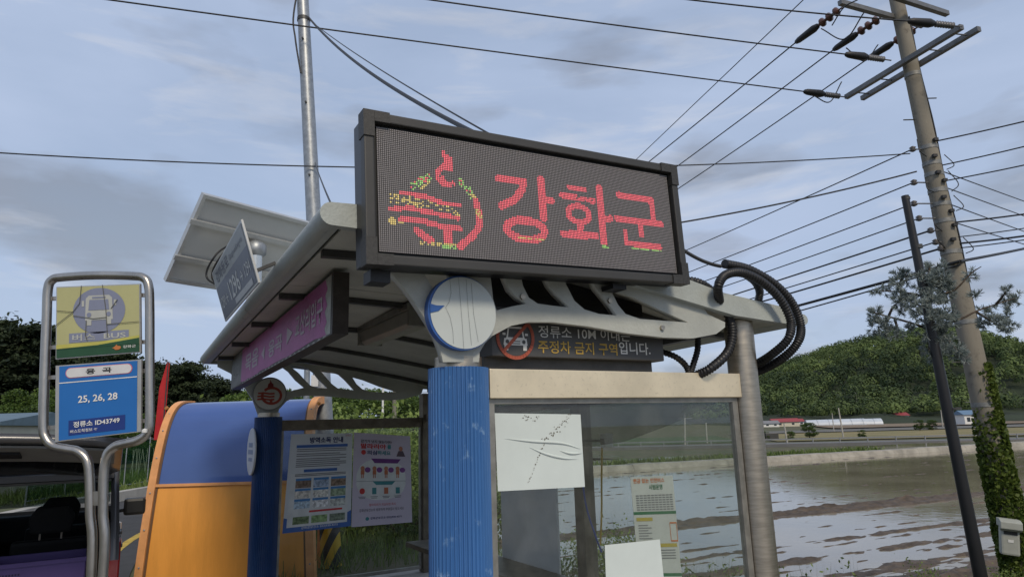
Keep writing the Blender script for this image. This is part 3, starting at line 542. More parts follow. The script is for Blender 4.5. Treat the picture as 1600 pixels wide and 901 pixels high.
for k in range(4):
    ya, yb_ = Y0 + .06 + k * 1.36, Y0 + .06 + (k + 1) * 1.36 - .012; b = MB()
    b.prism(ce + [(x, z - .012) for x, z in ce[::-1]], rs, ya, min(yb_, Y1 - .06)); b.build('ceiling_panel', m_ceil, sh)
for yy in (.35, 1.5, 2.65, 3.8, 4.85):
    b = MB(); pu = [(x, z - .014) for x, z in ce]; b.prism(pu + [(x, z - .04) for x, z in pu[::-1]], rs, yy - .025, yy + .025); b.build('ceiling_rib', m_dark, sh)
b = MB(); b.bar((2.05, .1, 2.40), (2.0, 5.1, 2.31), .07, .09); b.build('ceiling_beam', m_dark, sh)
# strip lamp on the ceiling
lm = sthing('ceiling_lamp', 'unlit grey strip lamp under the shelter ceiling by the blue column', 'lamp', (.36, 2.0, 2.6)); O = np.array((.36, 2.0, 2.6))
b = MB(); b.prism([(-.10, 0.05), (.10, .05), (.085, -.045), (.05, -.075), (-.05, -.075), (-.085, -.045)], lambda a, c, t: (.36 + a, t, 2.60 + c), 1.4, 2.6); b.build('lamp_cover', mat('lamp_cover', (.34, .33, .29), .35), lm, O, .008)
b = MB(); b.box2((.24, 1.38, 2.652), (.48, 2.62, 2.70)); b.build('lamp_base', m_alu, lm, O); 
for yy in (1.385, 2.615): MB().box2((.25, yy - .018, 2.53), (.47, yy + .018, 2.65)).build('end_cap', m_alu, lm, O)

# ================================================================== LED SIGN on the near roof end
YL = -.3
led = sthing('led_sign', 'large black framed led display board glowing red and green on the shelter roof', 'led sign', (.36, YL, 2.52)); OL = np.array((.36, YL, 2.52))
cn = [ony(px, py, YL) for px, py in ((585, 203), (1040, 275), (1051, 430), (590, 392))]
ctr = sum(cn) / 4; TILT = math.atan2((cn[1][2] - cn[0][2]) + (cn[2][2] - cn[3][2]), 2 * 1.91); ct, st = math.cos(TILT), math.sin(TILT)
SX = ((cn[1][0] - cn[0][0]) + (cn[2][0] - cn[3][0])) / 2 / ct; SZ = ((cn[0][2] - cn[3][2]) + (cn[1][2] - cn[2][2])) / 2
def lp(a, c, y=0.): return (ctr[0] + a * ct - c * st, YL + y, ctr[2] + a * st + c * ct)
W2, H2 = SX / 2, SZ / 2; FW, FH = W2 + .068, H2 + .066
m_case = mat('dark_sign_case', (.030, .030, .032), .38, .5, .2, 5.); m_frame = mat('sign_frame_metal', (.065, .063, .06), .5, .4, .12, 5., rvar=.08)
def lbox(b, a0, c0, a1, c1, y0, y1): return b.prism([(a0, c0), (a1, c0), (a1, c1), (a0, c1)], lambda a, c, t: lp(a, c, t), y0, y1)
lbox(MB(), -FW + .012, -FH + .012, FW - .012, FH - .012, .022, .16).build('case', m_case, led, OL, .006)
for (a0, c0, a1, c1) in ((-FW, FH - .048, FW, FH), (-FW, -FH, FW, -FH + .048), (-FW, -FH + .050, -FW + .048, FH - .050), (FW - .048, -FH + .050, FW, FH - .050)):
    lbox(MB(), a0, c0, a1, c1, -.045, .02).build('frame_bar', m_frame, led, OL, .006)
for sa in (-1, 1):
    for scn in (-1, 1):
        b = MB(); lbox(b, *sorted([sa * (FW + .004), sa * (FW - .051)])[:1], min(scn * (FH + .004), scn * (FH - .13)), max(sa * (FW + .004), sa * (FW - .051)), max(scn * (FH + .004), scn * (FH - .13)), -.052, .03)
        lbox(b, min(sa * (FW - .052), sa * (FW - .13)), min(scn * (FH + .004), scn * (FH - .051)), max(sa * (FW - .052), sa * (FW - .13)), max(scn * (FH + .004), scn * (FH - .051)), -.052, .03)
        b.build('corner_cap', mat('corner_cap', (.06, .058, .055), .55, .3, .3, 60., .06, 90.), led, OL)
b = MB(); lbox(b, -W2 - .019, -H2 - .017, W2 + .019, H2 + .017, -.012, .0); b.build('bezel', mat('bezel_black', (.006, .006, .006), .5), led, OL)
b = MB(); lbox(b, -W2, -H2, W2, H2, -.02, -.013); b.build('display_board', mat('board_black', (.008, .008, .009), .6), led, OL)
# the lamp dots: 192 x 64, lit ones coloured
NX, NZ = 192, 64
img = np.zeros((NZ, NX, 4)); src = np.array([(585, 203), (1040, 275), (1051, 430), (590, 392)], float); dst = np.array([(0, 0), (NX, 0), (NX, NZ), (0, NZ)], float)
A_ = []
for (x, y), (u, v) in zip(src, dst): A_ += [[x, y, 1, 0, 0, 0, -u * x, -u * y, -u], [0, 0, 0, x, y, 1, -v * x, -v * y, -v]]
Hm = np.linalg.svd(np.array(A_))[2][-1].reshape(3, 3)
def hom(p): q_ = Hm @ np.array([p[0], p[1], 1]); return q_[:2] / q_[2]
RED, GRN, YEL = (1, .03, .075), (.30, .72, .10), (.80, .58, .10)
jj, ii = np.meshgrid(np.arange(NX) + .5, np.arange(NZ) + .5)
def seg(a, b_, wd, colr, p=1.):
    a, b_ = hom(a), hom(b_); d = b_ - a; t = np.clip(((jj - a[0]) * d[0] + (ii - a[1]) * d[1]) / (d @ d + 1e-9), 0, 1)
    msk = (np.hypot(jj - a[0] - t * d[0], ii - a[1] - t * d[1]) < wd * .445) & (rng.random((NZ, NX)) < p); img[msk] = (*colr, 1)
def pl(l, wd, colr, o, s, p=1.):
    l = [(o[0] + x / s, o[1] + y / s) for x, y in l]
    for k in range(len(l) - 1): seg(l[k], l[k + 1], wd, colr, p)
def arc(cx, cy, rx, ry, slope, wd, colr, o, s):
    pl([(cx + rx * math.cos(t), cy + ry * math.sin(t) + slope * rx * math.cos(t)) for t in np.linspace(0, 2 * math.pi, 30)], wd, colr, o, s)
o2, s2 = (560, 190), 4.096; o3, s3 = (740, 260), 5.0
pl([(200, 488), (350, 500), (480, 545), (590, 575)], 3.2, YEL, o2, s2, .35); pl([(260, 465), (400, 488), (500, 528), (615, 545)], 3.0, RED, o2, s2)
pl([(205, 520), (320, 530), (450, 572), (600, 600)], 3.0, YEL, o2, s2, .35); pl([(195, 568), (300, 560), (450, 592), (605, 625)], 3.0, RED, o2, s2)
pl([(200, 640), (260, 640)], 4, YEL, o2, s2, .7); pl([(255, 630), (390, 642), (500, 675), (615, 690)], 3.4, RED, o2, s2); pl([(540, 690), (540, 770)], 6, RED, o2, s2)
pl([(350, 698), (400, 740), (440, 762)], 4.2, RED, o2, s2); pl([(380, 778), (520, 790), (610, 800)], 2.2, YEL, o2, s2, .7); pl([(510, 800), (600, 806)], 2.4, GRN, o2, s2, .8)
pl([(330, 425), (372, 392), (425, 368)], 3.4, RED, o2, s2, .45); pl([(330, 425), (372, 392), (425, 368)], 4.0, GRN, o2, s2, .4); pl([(380, 440), (420, 400)], 2., YEL, o2, s2, .6)
pl([(618, 390), (665, 440), (710, 510)], 3.0, RED, o2, s2, .3); pl([(618, 390), (665, 440), (710, 510)], 4.0, GRN, o2, s2, .45); pl([(690, 470), (718, 520)], 2.5, YEL, o2, s2, .7); pl([(716, 520), (738, 600), (734, 680), (695, 735), (615, 800)], 4.4, RED, o2, s2); pl([(728, 590), (742, 605)], 4, YEL, o2, s2, .7)
pl([(516, 205), (514, 240)], 1.8, RED, o2, s2); pl([(545, 262), (545, 300)], 6.5, RED, o2, s2); pl([(478, 330), (510, 300), (560, 318)], 3.2, RED, o2, s2); pl([(480, 335), (485, 375), (515, 410), (578, 412)], 3.4, RED, o2, s2, .85); pl([(510, 380), (530, 400)], 4, RED, o2, s2, .6)
pl([(150, 105), (345, 130), (335, 190), (270, 275), (170, 318)], 5.0, RED, o3, s3)
pl([(480, 115), (487, 210), (495, 405)], 6, RED, o3, s3); pl([(500, 270), (560, 277)], 5, RED, o3, s3); arc(355, 503, 148, 74, .12, 5, RED, o3, s3); pl([(290, 555), (400, 575), (490, 580)], 1.2, YEL, o3, s3, .7)
pl([(705, 168), (825, 192)], 3.6, RED, o3, s3); pl([(645, 235), (895, 278)], 4.2, RED, o3, s3, .92); arc(775, 382, 84, 62, .16, 4.2, RED, o3, s3); pl([(785, 455), (785, 530)], 5, RED, o3, s3); pl([(650, 535), (910, 552)], 5, RED, o3, s3)
pl([(945, 178), (956, 380), (970, 605)], 5.2, RED, o3, s3); pl([(960, 415), (1030, 418)], 4.6, RED, o3, s3); pl([(955, 632), (1000, 640)], 1.4, GRN, o3, s3)
pl([(1100, 230), (1370, 275), (1380, 425)], 5, RED, o3, s3); pl([(1080, 415), (1445, 465)], 4.4, RED, o3, s3); pl([(1275, 470), (1275, 545)], 4.6, RED, o3, s3); pl([(1145, 525), (1150, 608), (1420, 643)], 4.2, RED, o3, s3); pl([(1190, 655), (1430, 678)], 1.2, GRN, o3, s3, .8)
nd = NX * NZ; px_, pz_ = SX / NX, SZ / NZ
AA = -W2 + jj.reshape(-1) * px_; CC = H2 - ii.reshape(-1) * pz_; hs = px_ * .335; hz = pz_ * .335
Qd = np.stack([np.stack([ctr[0] + (AA + da * hs) * ct - (CC + dc_ * hz) * st, np.full(nd, YL - .0235), ctr[2] + (AA + da * hs) * st + (CC + dc_ * hz) * ct], 1) for da, dc_ in ((-1, -1), (1, -1), (1, 1), (-1, 1))], 1) - OL
m_led = bpy.data.materials.new('led_dots'); m_led.use_nodes = True; t = m_led.node_tree; bs = t.nodes['Principled BSDF']; at = t.nodes.new('ShaderNodeAttribute'); at.attribute_name = 'lamp'
bs.inputs['Base Color'].default_value = (.27, .25, .25, 1); bs.inputs['Roughness'].default_value = .35
t.links.new(at.outputs['Color'], bs.inputs['Emission Color']); t.links.new(at.outputs['Alpha'], bs.inputs['Emission Strength'])
dots = cloud_mesh('led_dots', Qd, np.zeros(nd), m_led, led, 'stuff')
ca = dots.data.attributes.new('lamp', 'FLOAT_COLOR', 'FACE'); vals = img.reshape(-1, 4).copy(); on = vals[:, 3] > 0; vals[on, 3] = 1.05 * rng.uniform(.75, 1.1, on.sum()); ca.data.foreach_set('color', vals.reshape(-1))
for a, hh in ((-.92, .06), (.55, .03)):
    b = MB(); p0 = lp(a, -FH - .005, .10); b.box2((p0[0] - .05, p0[1] - .05, p0[2] - hh), (p0[0] + .05, p0[1] + .06, p0[2])); b.build('mount_foot', m_black, led, OL)

# ================================================================== no-parking sign box under the bracket
sb = sthing('no_parking_sign', 'dark grey lightbox sign forbidding parking near the stop, above the glass beam', 'sign', (.8, 0, 2.08)); OB = np.array((.8, 0, 2.08))
s0 = ony(769, 556, .03); s1 = ony(1038, 562, .03); sx0, sx1 = s0[0], s1[0]; sz0, sz1 = 2.155, 2.44
m_sbox = mat('sign_box_grey', (.075, .075, .076), .45, 0, .12, 4.)
MB().box2((sx0, .03, sz0), (sx1, .24, sz1)).build('case', m_sbox, sb, OB, .006); MB().box2((sx0 - .02, .10, 2.077), (sx1 - .05, .22, sz0)).build('mount_rail', m_dark, sb, OB)
MB().box2((sx0 + .02, .20, sz1 + .002), (sx1 - .01, .23, sz1 + .22)).build('back_plate', mat('back_plate', (.03, .03, .032), .5), sb, OB)
m_twhite = mat('print_white', (.72, .72, .70), .6); m_tgold = mat('print_gold', (.52, .34, .07), .6); m_tred = mat('print_red', (.42, .10, .06), .6); m_tblk = mat('print_black', (.03, .03, .03), .6)
fb = lambda a, c: (a, .0265, c); fb2 = lambda a, c: (a, .0245, c)
def bp(px, py): q_ = ony(px, py, .027); return q_[0], q_[2]
c4 = lambda x, y: bp(750 + x / 5.333, 490 + y / 5.333)
a0, z0 = c4(485, 315); a1, z1 = c4(1145, 225); _, zb = c4(485, 325)
text('정류소 10M 이내는', fb, (c4(485, 100)[0], c4(485, 195)[1], c4(1245, 130)[0], c4(485, 95)[1]), m_twhite, sb, OB, .003)
text('주정차 금지 구역', fb, (c4(485, 315)[0], c4(485, 325)[1], c4(1145, 315)[0], c4(485, 218)[1]), m_tgold, sb, OB, .012)
text('입니다.', fb, (c4(1160, 315)[0], c4(1160, 335)[1], c4(1420, 315)[0], c4(1160, 232)[1]), m_twhite, sb, OB, .012)
pc = c4(295, 197); rr_ = .128
carp = lambda l: [(pc[0] + x * rr_ * .78, pc[1] + y * rr_ * .78) for x, y in l]
m_carw = m_twhite
decal([carp(p) for p in ([(-.75, -.05), (.75, -.05), (.8, -.45), (-.8, -.45)], [(-.6, .0), (-.5, .0), (-.4, .55), (-.5, .55)], [(.6, .0), (.5, .0), (.4, .55), (.5, .55)], [(-.5, .62), (.5, .62), (.45, .52), (-.45, .52)], [(-.75, -.45), (-.5, -.45), (-.5, -.75), (-.75, -.75)], [(.75, -.45), (.5, -.45), (.5, -.75), (.75, -.75)], [(-.85, .12), (-.65, .12), (-.65, .25), (-.85, .25)], [(.85, .12), (.65, .12), (.65, .25), (.85, .25)], [(-.62, .0), (.62, .0), (.62, -.05), (-.62, -.05)])], fb, m_carw, sb, 'car_symbol', OB)
decal([carp(circ(-.55, -.25, .12, n=12)), carp(circ(.55, -.25, .12, n=12)), carp([(-.3, -.2), (.3, -.2), (.3, -.25), (-.3, -.25)]), carp([(-.3, -.33), (.3, -.33), (.3, -.38), (-.3, -.38)])], lambda a, c: (a, .0250, c), m_sbox, sb, 'car_detail', OB)
decal(stroke([(pc[0] + rr_ * .92 * math.cos(t), pc[1] + rr_ * .92 * math.sin(t)) for t in np.linspace(0, 2 * math.pi, 40)], .02) + stroke([(pc[0] - rr_ * .62, pc[1] - rr_ * .62), (pc[0] + rr_ * .62, pc[1] + rr_ * .62)], .02), fb2, m_tred, sb, 'ban_ring', OB)

# ================================================================== hanging route sign inside the front edge
ps = sthing('route_sign', 'long torn pink and grey route sign hanging under the shelter front', 'sign', (-.5, 2.8, 2.3)); OP = np.array((-.5, 2.8, 2.3))
ya, yb2 = .70, 4.95; pz = lambda y, f: 2.335 - .012 * (y - .7) + f * (.385 - .0 * y)
def pinkz(y, f): lo = 2.34 - (y - .7) * .014; hi = 2.725 - (y - .7) * .02; return lo + (hi - lo) * f
b = MB(); b.prism([(ya, 0), (yb2, 0), (yb2, 1), (ya, 1)], lambda a, c, t: (t, a, pinkz(a, c)), -.498, -.40); b.build('case', mat('sign_case_brown', (.075, .062, .052), .5, .2, .4, 6.), ps, OP)
m_pink = rust_mat('pink_film', (.42, .105, .30), (.26, .07, .09), .58, .5, 0, 2.2, .3); m_gfilm = mat('grey_film', (.16, .16, .155), .5, 0, .35, 7.)
e_ = lambda a, c: (-.5005, a, pinkz(a, c)); bnd = 4.22
tear = [(ya + .09, .0)] + [(ya + .09 + .035 * random.random() + .05 * (k % 2), k / 9) for k in range(10)]
decal([[(bnd, .03)] + [(bnd + (ya + .12 - bnd) * k / 24, .03 + .035 * random.random()) for k in range(25)] + [(ya + .15 + .03 * math.sin(k * 2.1), .06 + .9 * k / 10) for k in range(11)] + [(bnd, .985)]], e_, m_pink, ps, 'pink_film', OP)
decal([[(yb2, .02), (bnd, .03), (bnd, .985), (yb2, .99)]], e_, m_gfilm, ps, 'grey_film', OP)
decal([[(ya + .04, .02), (ya + .21, .02), (ya + .2, .5), (ya + .21, .97), (ya + .04, .97)]] + [[(ya + .12 + k * .14, .005), (ya + .12 + k * .14 + .1, .005), (ya + .12 + k * .14 + .05, .03 + .03 * random.random())] for k in range(24)], lambda a, c: (-.4995, a, pinkz(a, c)), mat('torn_white', (.42, .42, .38), .6, 0, .3, 12.), ps, 'torn_edge', OP)
pt = lambda a, c: (-.5035, -a, pinkz(-a, c))          # read from the road side: text runs from far to near
m_ptx = mat('faded_print', (.50, .42, .46), .6, 0, .2, 20.)
text('목음', pt, (-3.95, .25, -3.2, .72), m_ptx, ps, OP, .02); text('융곡', pt, (-2.72, .24, -2.15, .62), m_ptx, ps, OP, .02); text('교산리입구', pt, (-1.7, .28, -.92, .74), m_ptx, ps, OP, .02)
for tri in ([(3.05, .45), (2.9, .62), (2.9, .28)], [(1.78, .46), (1.98, .64), (1.98, .28)]): decal([tri], lambda a, c: (-.5035, a, pinkz(a, c)), m_ptx, ps, 'arrow', OP)
text('버스정류장', pt, (-4.86, .28, -4.34, .62), mat('grey_print', (.30, .30, .29), .6), ps, OP, .01)
for yy in (1.35, 3.9): MB().box2((-.47, yy - .04, pinkz(yy, 1)), (-.43, yy + .04, 2.755 + sag(yy))).build('hanger', m_dark, ps, OP)

# ================================================================== road-name plate on the front lip, solar panel, round notice
rn_ = sthing('road_name_plate', 'tilted dark navy plate with house numbers fixed on the shelter roof lip', 'sign', (-.95, 1.5, 2.6)); ON = np.array((-.95, 1.5, 2.6))
def npt(u, v, t=0.): return (-.92 - .115 * v - t * .95, 2.2 - 1.44 * u, 2.62 + .37 * v + .01 * u - t * .3)
b = MB(); b.add([npt(0, 0), npt(1, 0), npt(1, 1), npt(0, 1), npt(0, 0, -.012), npt(1, 0, -.012), npt(1, 1, -.012), npt(0, 1, -.012)], [(0, 1, 2, 3), (7, 6, 5, 4), (0, 4, 5, 1), (1, 5, 6, 2), (2, 6, 7, 3), (3, 7, 4, 0)]); b.build('board', mat('plate_edge', (.55, .55, .53), .4, .4), rn_, ON)
m_navy = mat('plate_navy', (.035, .042, .085), .35, 0, .15, 3.); m_pwhite = mat('plate_pale', (.30, .31, .30), .4, 0, .2, 5.)
decal([[(.02, .03), (.98, .03), (.98, .62), (.02, .66)]], lambda u, v: npt(u, v, .002), m_navy, rn_, 'number_field', ON); decal([[(.02, .66), (.98, .62), (.98, .97), (.02, .97)]], lambda u, v: npt(u, v, .002), m_pwhite, rn_, 'name_field', ON)
tp = lambda u, v: npt(u, v, .004)
text('강화동로', tp, (.10, .70, .52, .92), m_navy, rn_, ON, .012); text('Ganghwadong-ro', tp, (.56, .72, .92, .84), m_navy, rn_, ON)
text('1290 ←', tp, (.06, .22, .30, .42), m_twhite, rn_, ON, .0); text('1296', tp, (.36, .18, .66, .52), m_twhite, rn_, ON, .012); text('→ 1294', tp, (.70, .24, .95, .44), m_twhite, rn_, ON)
decal([[(.45, .05), (.92, .05), (.92, .15), (.45, .15)]], tp, mat('plate_strip', (.5, .5, .5), .5), rn_, 'caption_strip', ON)
for u in (.12, .88): p0 = npt(u, .25, -.012); b = MB(); b.bar(p0, (-.80, p0[1], 2.80), .03, .02); b.build('bracket', m_dark, rn_, ON)
so_ = sthing('solar_panel', 'tilted solar panel seen from below on a steel post above the roof', 'solar panel', (-.60, 2.72, 2.84)); OS = np.array((-.60, 2.72, 2.84))
TLw = depth(318, 303, 5.0); yw = R(36); d1 = np.array([math.sin(yw), math.cos(yw), 0]); h2 = -np.array([math.cos(yw), -math.sin(yw), 0]); d2 = math.cos(R(51)) * h2 - math.sin(R(51)) * np.array([0, 0, 1]); d3 = np.cross(d1, d2); d3 *= np.sign(d3[2])
WS, LS = 1.32, .81
def sp_(u, v, t=0.): return tuple(loc(TLw + d1 * u * WS + d2 * v * LS + d3 * t))
def sbox(u0, v0, u1, v1, t0, t1): return MB().prism([(u0, v0), (u1, v0), (u1, v1), (u0, v1)], lambda a, c, t: sp_(a, c, t), t0, t1)
m_back = mat('panel_backsheet', (.55, .55, .53), .45, 0, .06, 3.); m_pfr = mat('panel_frame', (.55, .55, .54), .4, .6, .1, 8.)
sbox(.02, .03, .98, .97, .018, .03).build('backsheet', m_back, so_, OS)
for u0_, v0_, u1_, v1_ in ((0, 0, 1, .035), (0, .965, 1, 1), (0, .0352, .022, .9648), (.978, .0352, 1, .9648)): sbox(u0_, v0_, u1_, v1_, -.008, .04).build('frame_bar', m_pfr, so_, OS)
sbox(.022, .035, .978, .965, .0305, .036).build('cell_sheet', mat('solar_cells', (.01, .013, .04), .15), so_, OS)
for v0_ in (.27, .68): sbox(-.02, v0_, 1.0, v0_ + .05, -.035, -.0085).build('rail', m_pfr, so_, OS)
pb = np.array(sp_(.44, .36, -.04)); MB().lathe([(.06, 2.82), (.06, pb[2] - .10)], (pb[0], pb[1], 0), 24).build('post', mat('polished_steel', (.7, .68, .62), .18, .95, .1, 5.), so_, OS)
b = MB(); b.lathe([(.062, pb[2] - .12), (.085, pb[2] - .10), (.085, pb[2] - .02), (.05, pb[2] + .01)], (pb[0], pb[1], 0), 24); b.build('post_head', m_galv, so_, OS)
for off_ in (0, .035):
    b = MB(); b.tube(spline([sp_(.30 + off_, .42, -.02), sp_(.18 + off_, .55, -.12), sp_(.16 + off_, .78, -.2), (-.80, 2.25, 2.86)], 24), .008, 6); b.build('cable', m_black, so_, OS)
nt_ = sthing('round_notice', 'round white notice on the road side of the far blue column', 'sign', (-.2, 5.2, 1.4)); ONN = np.array((-.2, 5.2, 1.4))
nd_ = onx(393, 705, -.20); b = MB().lathe([(.265, -.21), (.27, -.2), (.265, -.19)], (0, nd_[1], nd_[2]), 40, 'x'); b.build('disc', mat('notice_white', (.55, .56, .56), .5, 0, .05), nt_, ONN)
nf_ = lambda a, c: (-.2125, nd_[1] - a, nd_[2] + c); [decal([rect_], nf_, mat('notice_print', (.25, .30, .40), .6), nt_, 'print_bar', ONN) for rect_ in ([(-.13, .05), (.13, .05), (.13, .10), (-.13, .10)], [(-.16, -.03), (.16, -.03), (.16, .02), (-.16, .02)], [(-.12, -.11), (.12, -.11), (.12, -.07), (-.12, -.07)])]
MB().box2((-.2, nd_[1] - .03, nd_[2] - .03), (-.17, nd_[1] + .03, nd_[2] + .03)).build('mount', m_dark, nt_, ONN)
# ================================================================== posters and sheets on the glass
def poster(name, label, corners, y, m, group=None):
    """corners (photo px): TL, TR, BR, BL on plane local y; returns thing, fn(u,v,layer), offset"""
    c = [np.array(ony(px, py, y)) for px, py in corners]; O_ = sum(c) / 4; t = sthing(name, label, 'poster', O_, group)
    def fn(u, v, l=0): p = (c[0] * (1 - u) + c[1] * u) * v + (c[3] * (1 - u) + c[2] * u) * (1 - v); return (p[0], y - .0012 * l, p[2])
    b = MB(); n = 8
    vs = [fn(i / n, j / n) for j in range(n + 1) for i in range(n + 1)]; vs += [(x, yy + .002, z) for x, yy, z in vs]; k = (n + 1) ** 2
    fs = [(j * (n + 1) + i, j * (n + 1) + i + 1, (j + 1) * (n + 1) + i + 1, (j + 1) * (n + 1) + i) for j in range(n) for i in range(n)]
    b.add(vs, fs + [tuple(q + k for q in f[::-1]) for f in fs]); b.build('sheet', m, t, O_); return t, fn, O_
def L_(fn, l): return lambda u, v: fn(u, v, l)
m_pap = mat('poster_paper', (.60, .62, .64), .6, 0, .05, 3.); m_lil = mat('lilac_paper', (.55, .49, .58), .6, 0, .06, 3.)
m_pblue = mat('poster_blue', (.06, .14, .40), .6); m_navyp = mat('poster_navy', (.03, .04, .13), .6); m_redp = mat('poster_red', (.55, .05, .05), .6); m_teal = mat('poster_teal', (.06, .24, .26), .6); m_purp = mat('poster_purple', (.15, .04, .20), .6); m_skin = mat('print_skin', (.48, .20, .12), .6)
m_gtext = mat('print_grey', (.20, .20, .21), .6); m_wp = mat('print_paper_white', (.66, .67, .66), .6)
rect = lambda a, c, d, e: [(a, c), (d, c), (d, e), (a, e)]
t1, f1, O1 = poster('disinfection_poster', 'white and blue disinfection notice with a grid of small photos taped on glass', [(455, 678), (551, 676), (548, 821), (441, 833)], FY - .015, m_pap)
decal([rect(0, 0, 1, .11), [(0, .11), (1, .11), (1, .17), (.88, .13), (.5, .12), (.1, .13), (0, .15)]], L_(f1, 1), m_pblue, t1, 'blue_footer', O1)
decal([rect(.05, .05, .94, .59)], L_(f1, 2), m_wp, t1, 'white_panel', O1)
text('방역소독 안내', L_(f1, 3), (.30, .90, .84, .965), m_navyp, t1, O1, .035); text('강화군', L_(f1, 3), (.88, .965, .97, .985), m_redp, t1, O1)
decal([rect(.1, .855, .92, .885), rect(.24, .60, .76, .63)], L_(f1, 3), m_pblue, t1, 'heading_bar', O1)
decal([rect(.11 + .0 * k, y_, .90 - .1 * (k % 3 == 2), y_ + .009) for k, y_ in enumerate((.835, .815, .785, .765, .735, .715, .695, .675, .655, .575, .56))], L_(f1, 3), m_gtext, t1, 'small_print', O1)
cols = [(.10, .07, .05), (.16, .2, .26), (.13, .09, .06), (.30, .28, .25), (.34, .33, .3), (.15, .19, .12), (.22, .28, .33), (.36, .36, .36), (.26, .27, .25), (.08, .11, .05), (.13, .19, .08), (.09, .11, .08)]
for k in range(12):
    r_, c_ = divmod(k, 3); x0 = .13 + c_ * .27; y0 = (.44, .335, .23, .075)[r_]; mm = mat('photo_print_%d' % k, cols[k], .6, 0, 0, 24., col2=tuple(min(1, q * 2.6 + .03) for q in cols[k]))
    decal([rect(x0, y0, x0 + .235, y0 + .075)], L_(f1, 3), mm, t1, 'photo', O1)
    if r_ < 3: decal([rect(x0, y0 + .075, x0 + .235, y0 + .098)], L_(f1, 3), mat('photo_sky', (.07, .22, .48), .6), t1, 'photo_caption', O1)
decal([rect(.36, .185, .86, .205)], L_(f1, 3), m_redp, t1, 'red_line', O1); text('강화군보건소 032)930-4375', L_(f1, 3), (.26, .018, .80, .048), m_twhite, t1, O1, .01)
t2, f2, O2_ = poster('malaria_poster', 'lilac malaria warning poster with small cartoon figures taped on the shelter glass', [(553, 675), (641, 681), (644, 815), (549, 823)], FY - .018, m_lil)
text('감기가 낫지 않는다면?', L_(f2, 3), (.12, .895, .66, .93), m_tblk, t2, O2_, .02); text('말라리아', L_(f2, 3), (.12, .83, .56, .888), m_redp, t2, O2_, .035); text('를', L_(f2, 3), (.58, .835, .65, .885), m_teal, t2, O2_, .03); text('의심', L_(f2, 3), (.23, .765, .40, .815), m_navyp, t2, O2_, .03); text('하세요', L_(f2, 3), (.41, .765, .64, .815), m_teal, t2, O2_, .03)
decal([circ(.17, .79, .04, .027, 14)], L_(f2, 3), m_redp, t2, 'red_dot', O2_); decal([[(.74, .755), (.9, .755), (.86, .82), (.78, .82)]], L_(f2, 3), mat('print_dark_shirt', (.12, .08, .10), .6), t2, 'figure_shirt', O2_); decal([circ(.82, .845, .035, .028, 12)], L_(f2, 4), m_skin, t2, 'figure_face', O2_)
decal([smoothpoly(rect(.06, .27, .90, .72), 2)], L_(f2, 1), m_wp, t2, 'white_panel', O2_); decal([[(.3, .725), (.82, .725), (.76, .675), (.36, .675)]], L_(f2, 2), m_purp, t2, 'heading_tab', O2_); decal([[(.33, .475), (.72, .475), (.66, .435), (.39, .435)]], L_(f2, 2), m_teal, t2, 'heading_tab', O2_); decal([rect(.06, .473, .90, .477)], L_(f2, 2), m_gtext, t2, 'rule', O2_)
for k in range(4):
    x0 = .16 + k * .2
    decal([circ(x0, .615, .035, .026, 12), rect(x0 - .022, .51, x0 - .006, .56), rect(x0 + .006, .51, x0 + .022, .56)], L_(f2, 2), m_skin, t2, 'figure_body', O2_); decal([rect(x0 - .03, .55, x0 + .03, .595)], L_(f2, 3), mat('print_orange', (.5, .16, .08), .6), t2, 'figure_shirt', O2_)
    decal([circ(x0 + .085, .60, .05, .03, 14)], L_(f2, 2), mat('print_violet', (.22, .07, .26), .6), t2, 'speech_bubble', O2_)
    decal([circ(x0, .37, .045, .033, 12) if k == 0 else rect(x0 - .035, .335, x0 + .035, .405)], L_(f2, 2), (m_redp, m_teal, MATS['print_orange'], m_teal)[k], t2, 'icon', O2_); decal([rect(x0 - .06, .305, x0 + .06, .312), rect(x0 - .05, .29, x0 + .05, .297)], L_(f2, 2), m_gtext, t2, 'small_print', O2_)
text('말라리아가 의심되면 즉시', L_(f2, 2), (.28, .205, .72, .235), m_redp, t2, O2_); text('강화군보건소로 방문하여 무료검사 받으세요', L_(f2, 2), (.12, .15, .86, .182), m_tblk, t2, O2_); text('강화군보건소 032)930-4371', L_(f2, 2), (.30, .06, .82, .09), m_navyp, t2, O2_, .02); decal([circ(.25, .075, .03, .02, 12)], L_(f2, 2), m_teal, t2, 'logo', O2_)
# blank sheets on the near glass
t3, f3, O3 = poster('blank_sheet', 'blank pale wrinkled sheet taped high on the near glass beside the blue column', [(773, 645), (907, 647), (914, 760), (778, 767)], -.007, m_white)
m_wrk = mat('wrinkle_white', (.78, .82, .80), .4); m_spk = mat('dirt_specks', (.10, .08, .05), .8)
def ridge(l, wd, fn, parent, O_):
    b = MB(); P_ = [np.array(fn(u, v, 1)) for u, v in l]; b.tube(spline(P_, 24), [wd * math.sin(math.pi * (k + .6) / 25.2) + .0006 for k in range(25)], 6); return b.build('wrinkle', m_white, parent, O_)
for l in ([(.10, .67), (.4, .63), (.75, .60), (.97, .52)], [(.37, .55), (.55, .46), (.75, .40), (.92, .38)], [(.72, .50), (.85, .46), (.99, .46)]): ridge(l, .007, f3, t3, O3)
sp = [(.45 + .42 * t + random.gauss(0, .015), .55 + .42 * t + random.gauss(0, .03)) for t in np.linspace(.1, 1, 46)] + [(.33 + .2 * t + random.gauss(0, .006), .08 + .5 * t + random.gauss(0, .01)) for t in np.linspace(0, 1, 16)] + [(.3 + .2 * random.random(), .9 + .08 * random.random()) for _ in range(14)]
decal([circ(u, v, .004 + .005 * random.random(), None, 6) for u, v in sp], L_(f3, 2), m_spk, t3, 'dirt_specks', O3)
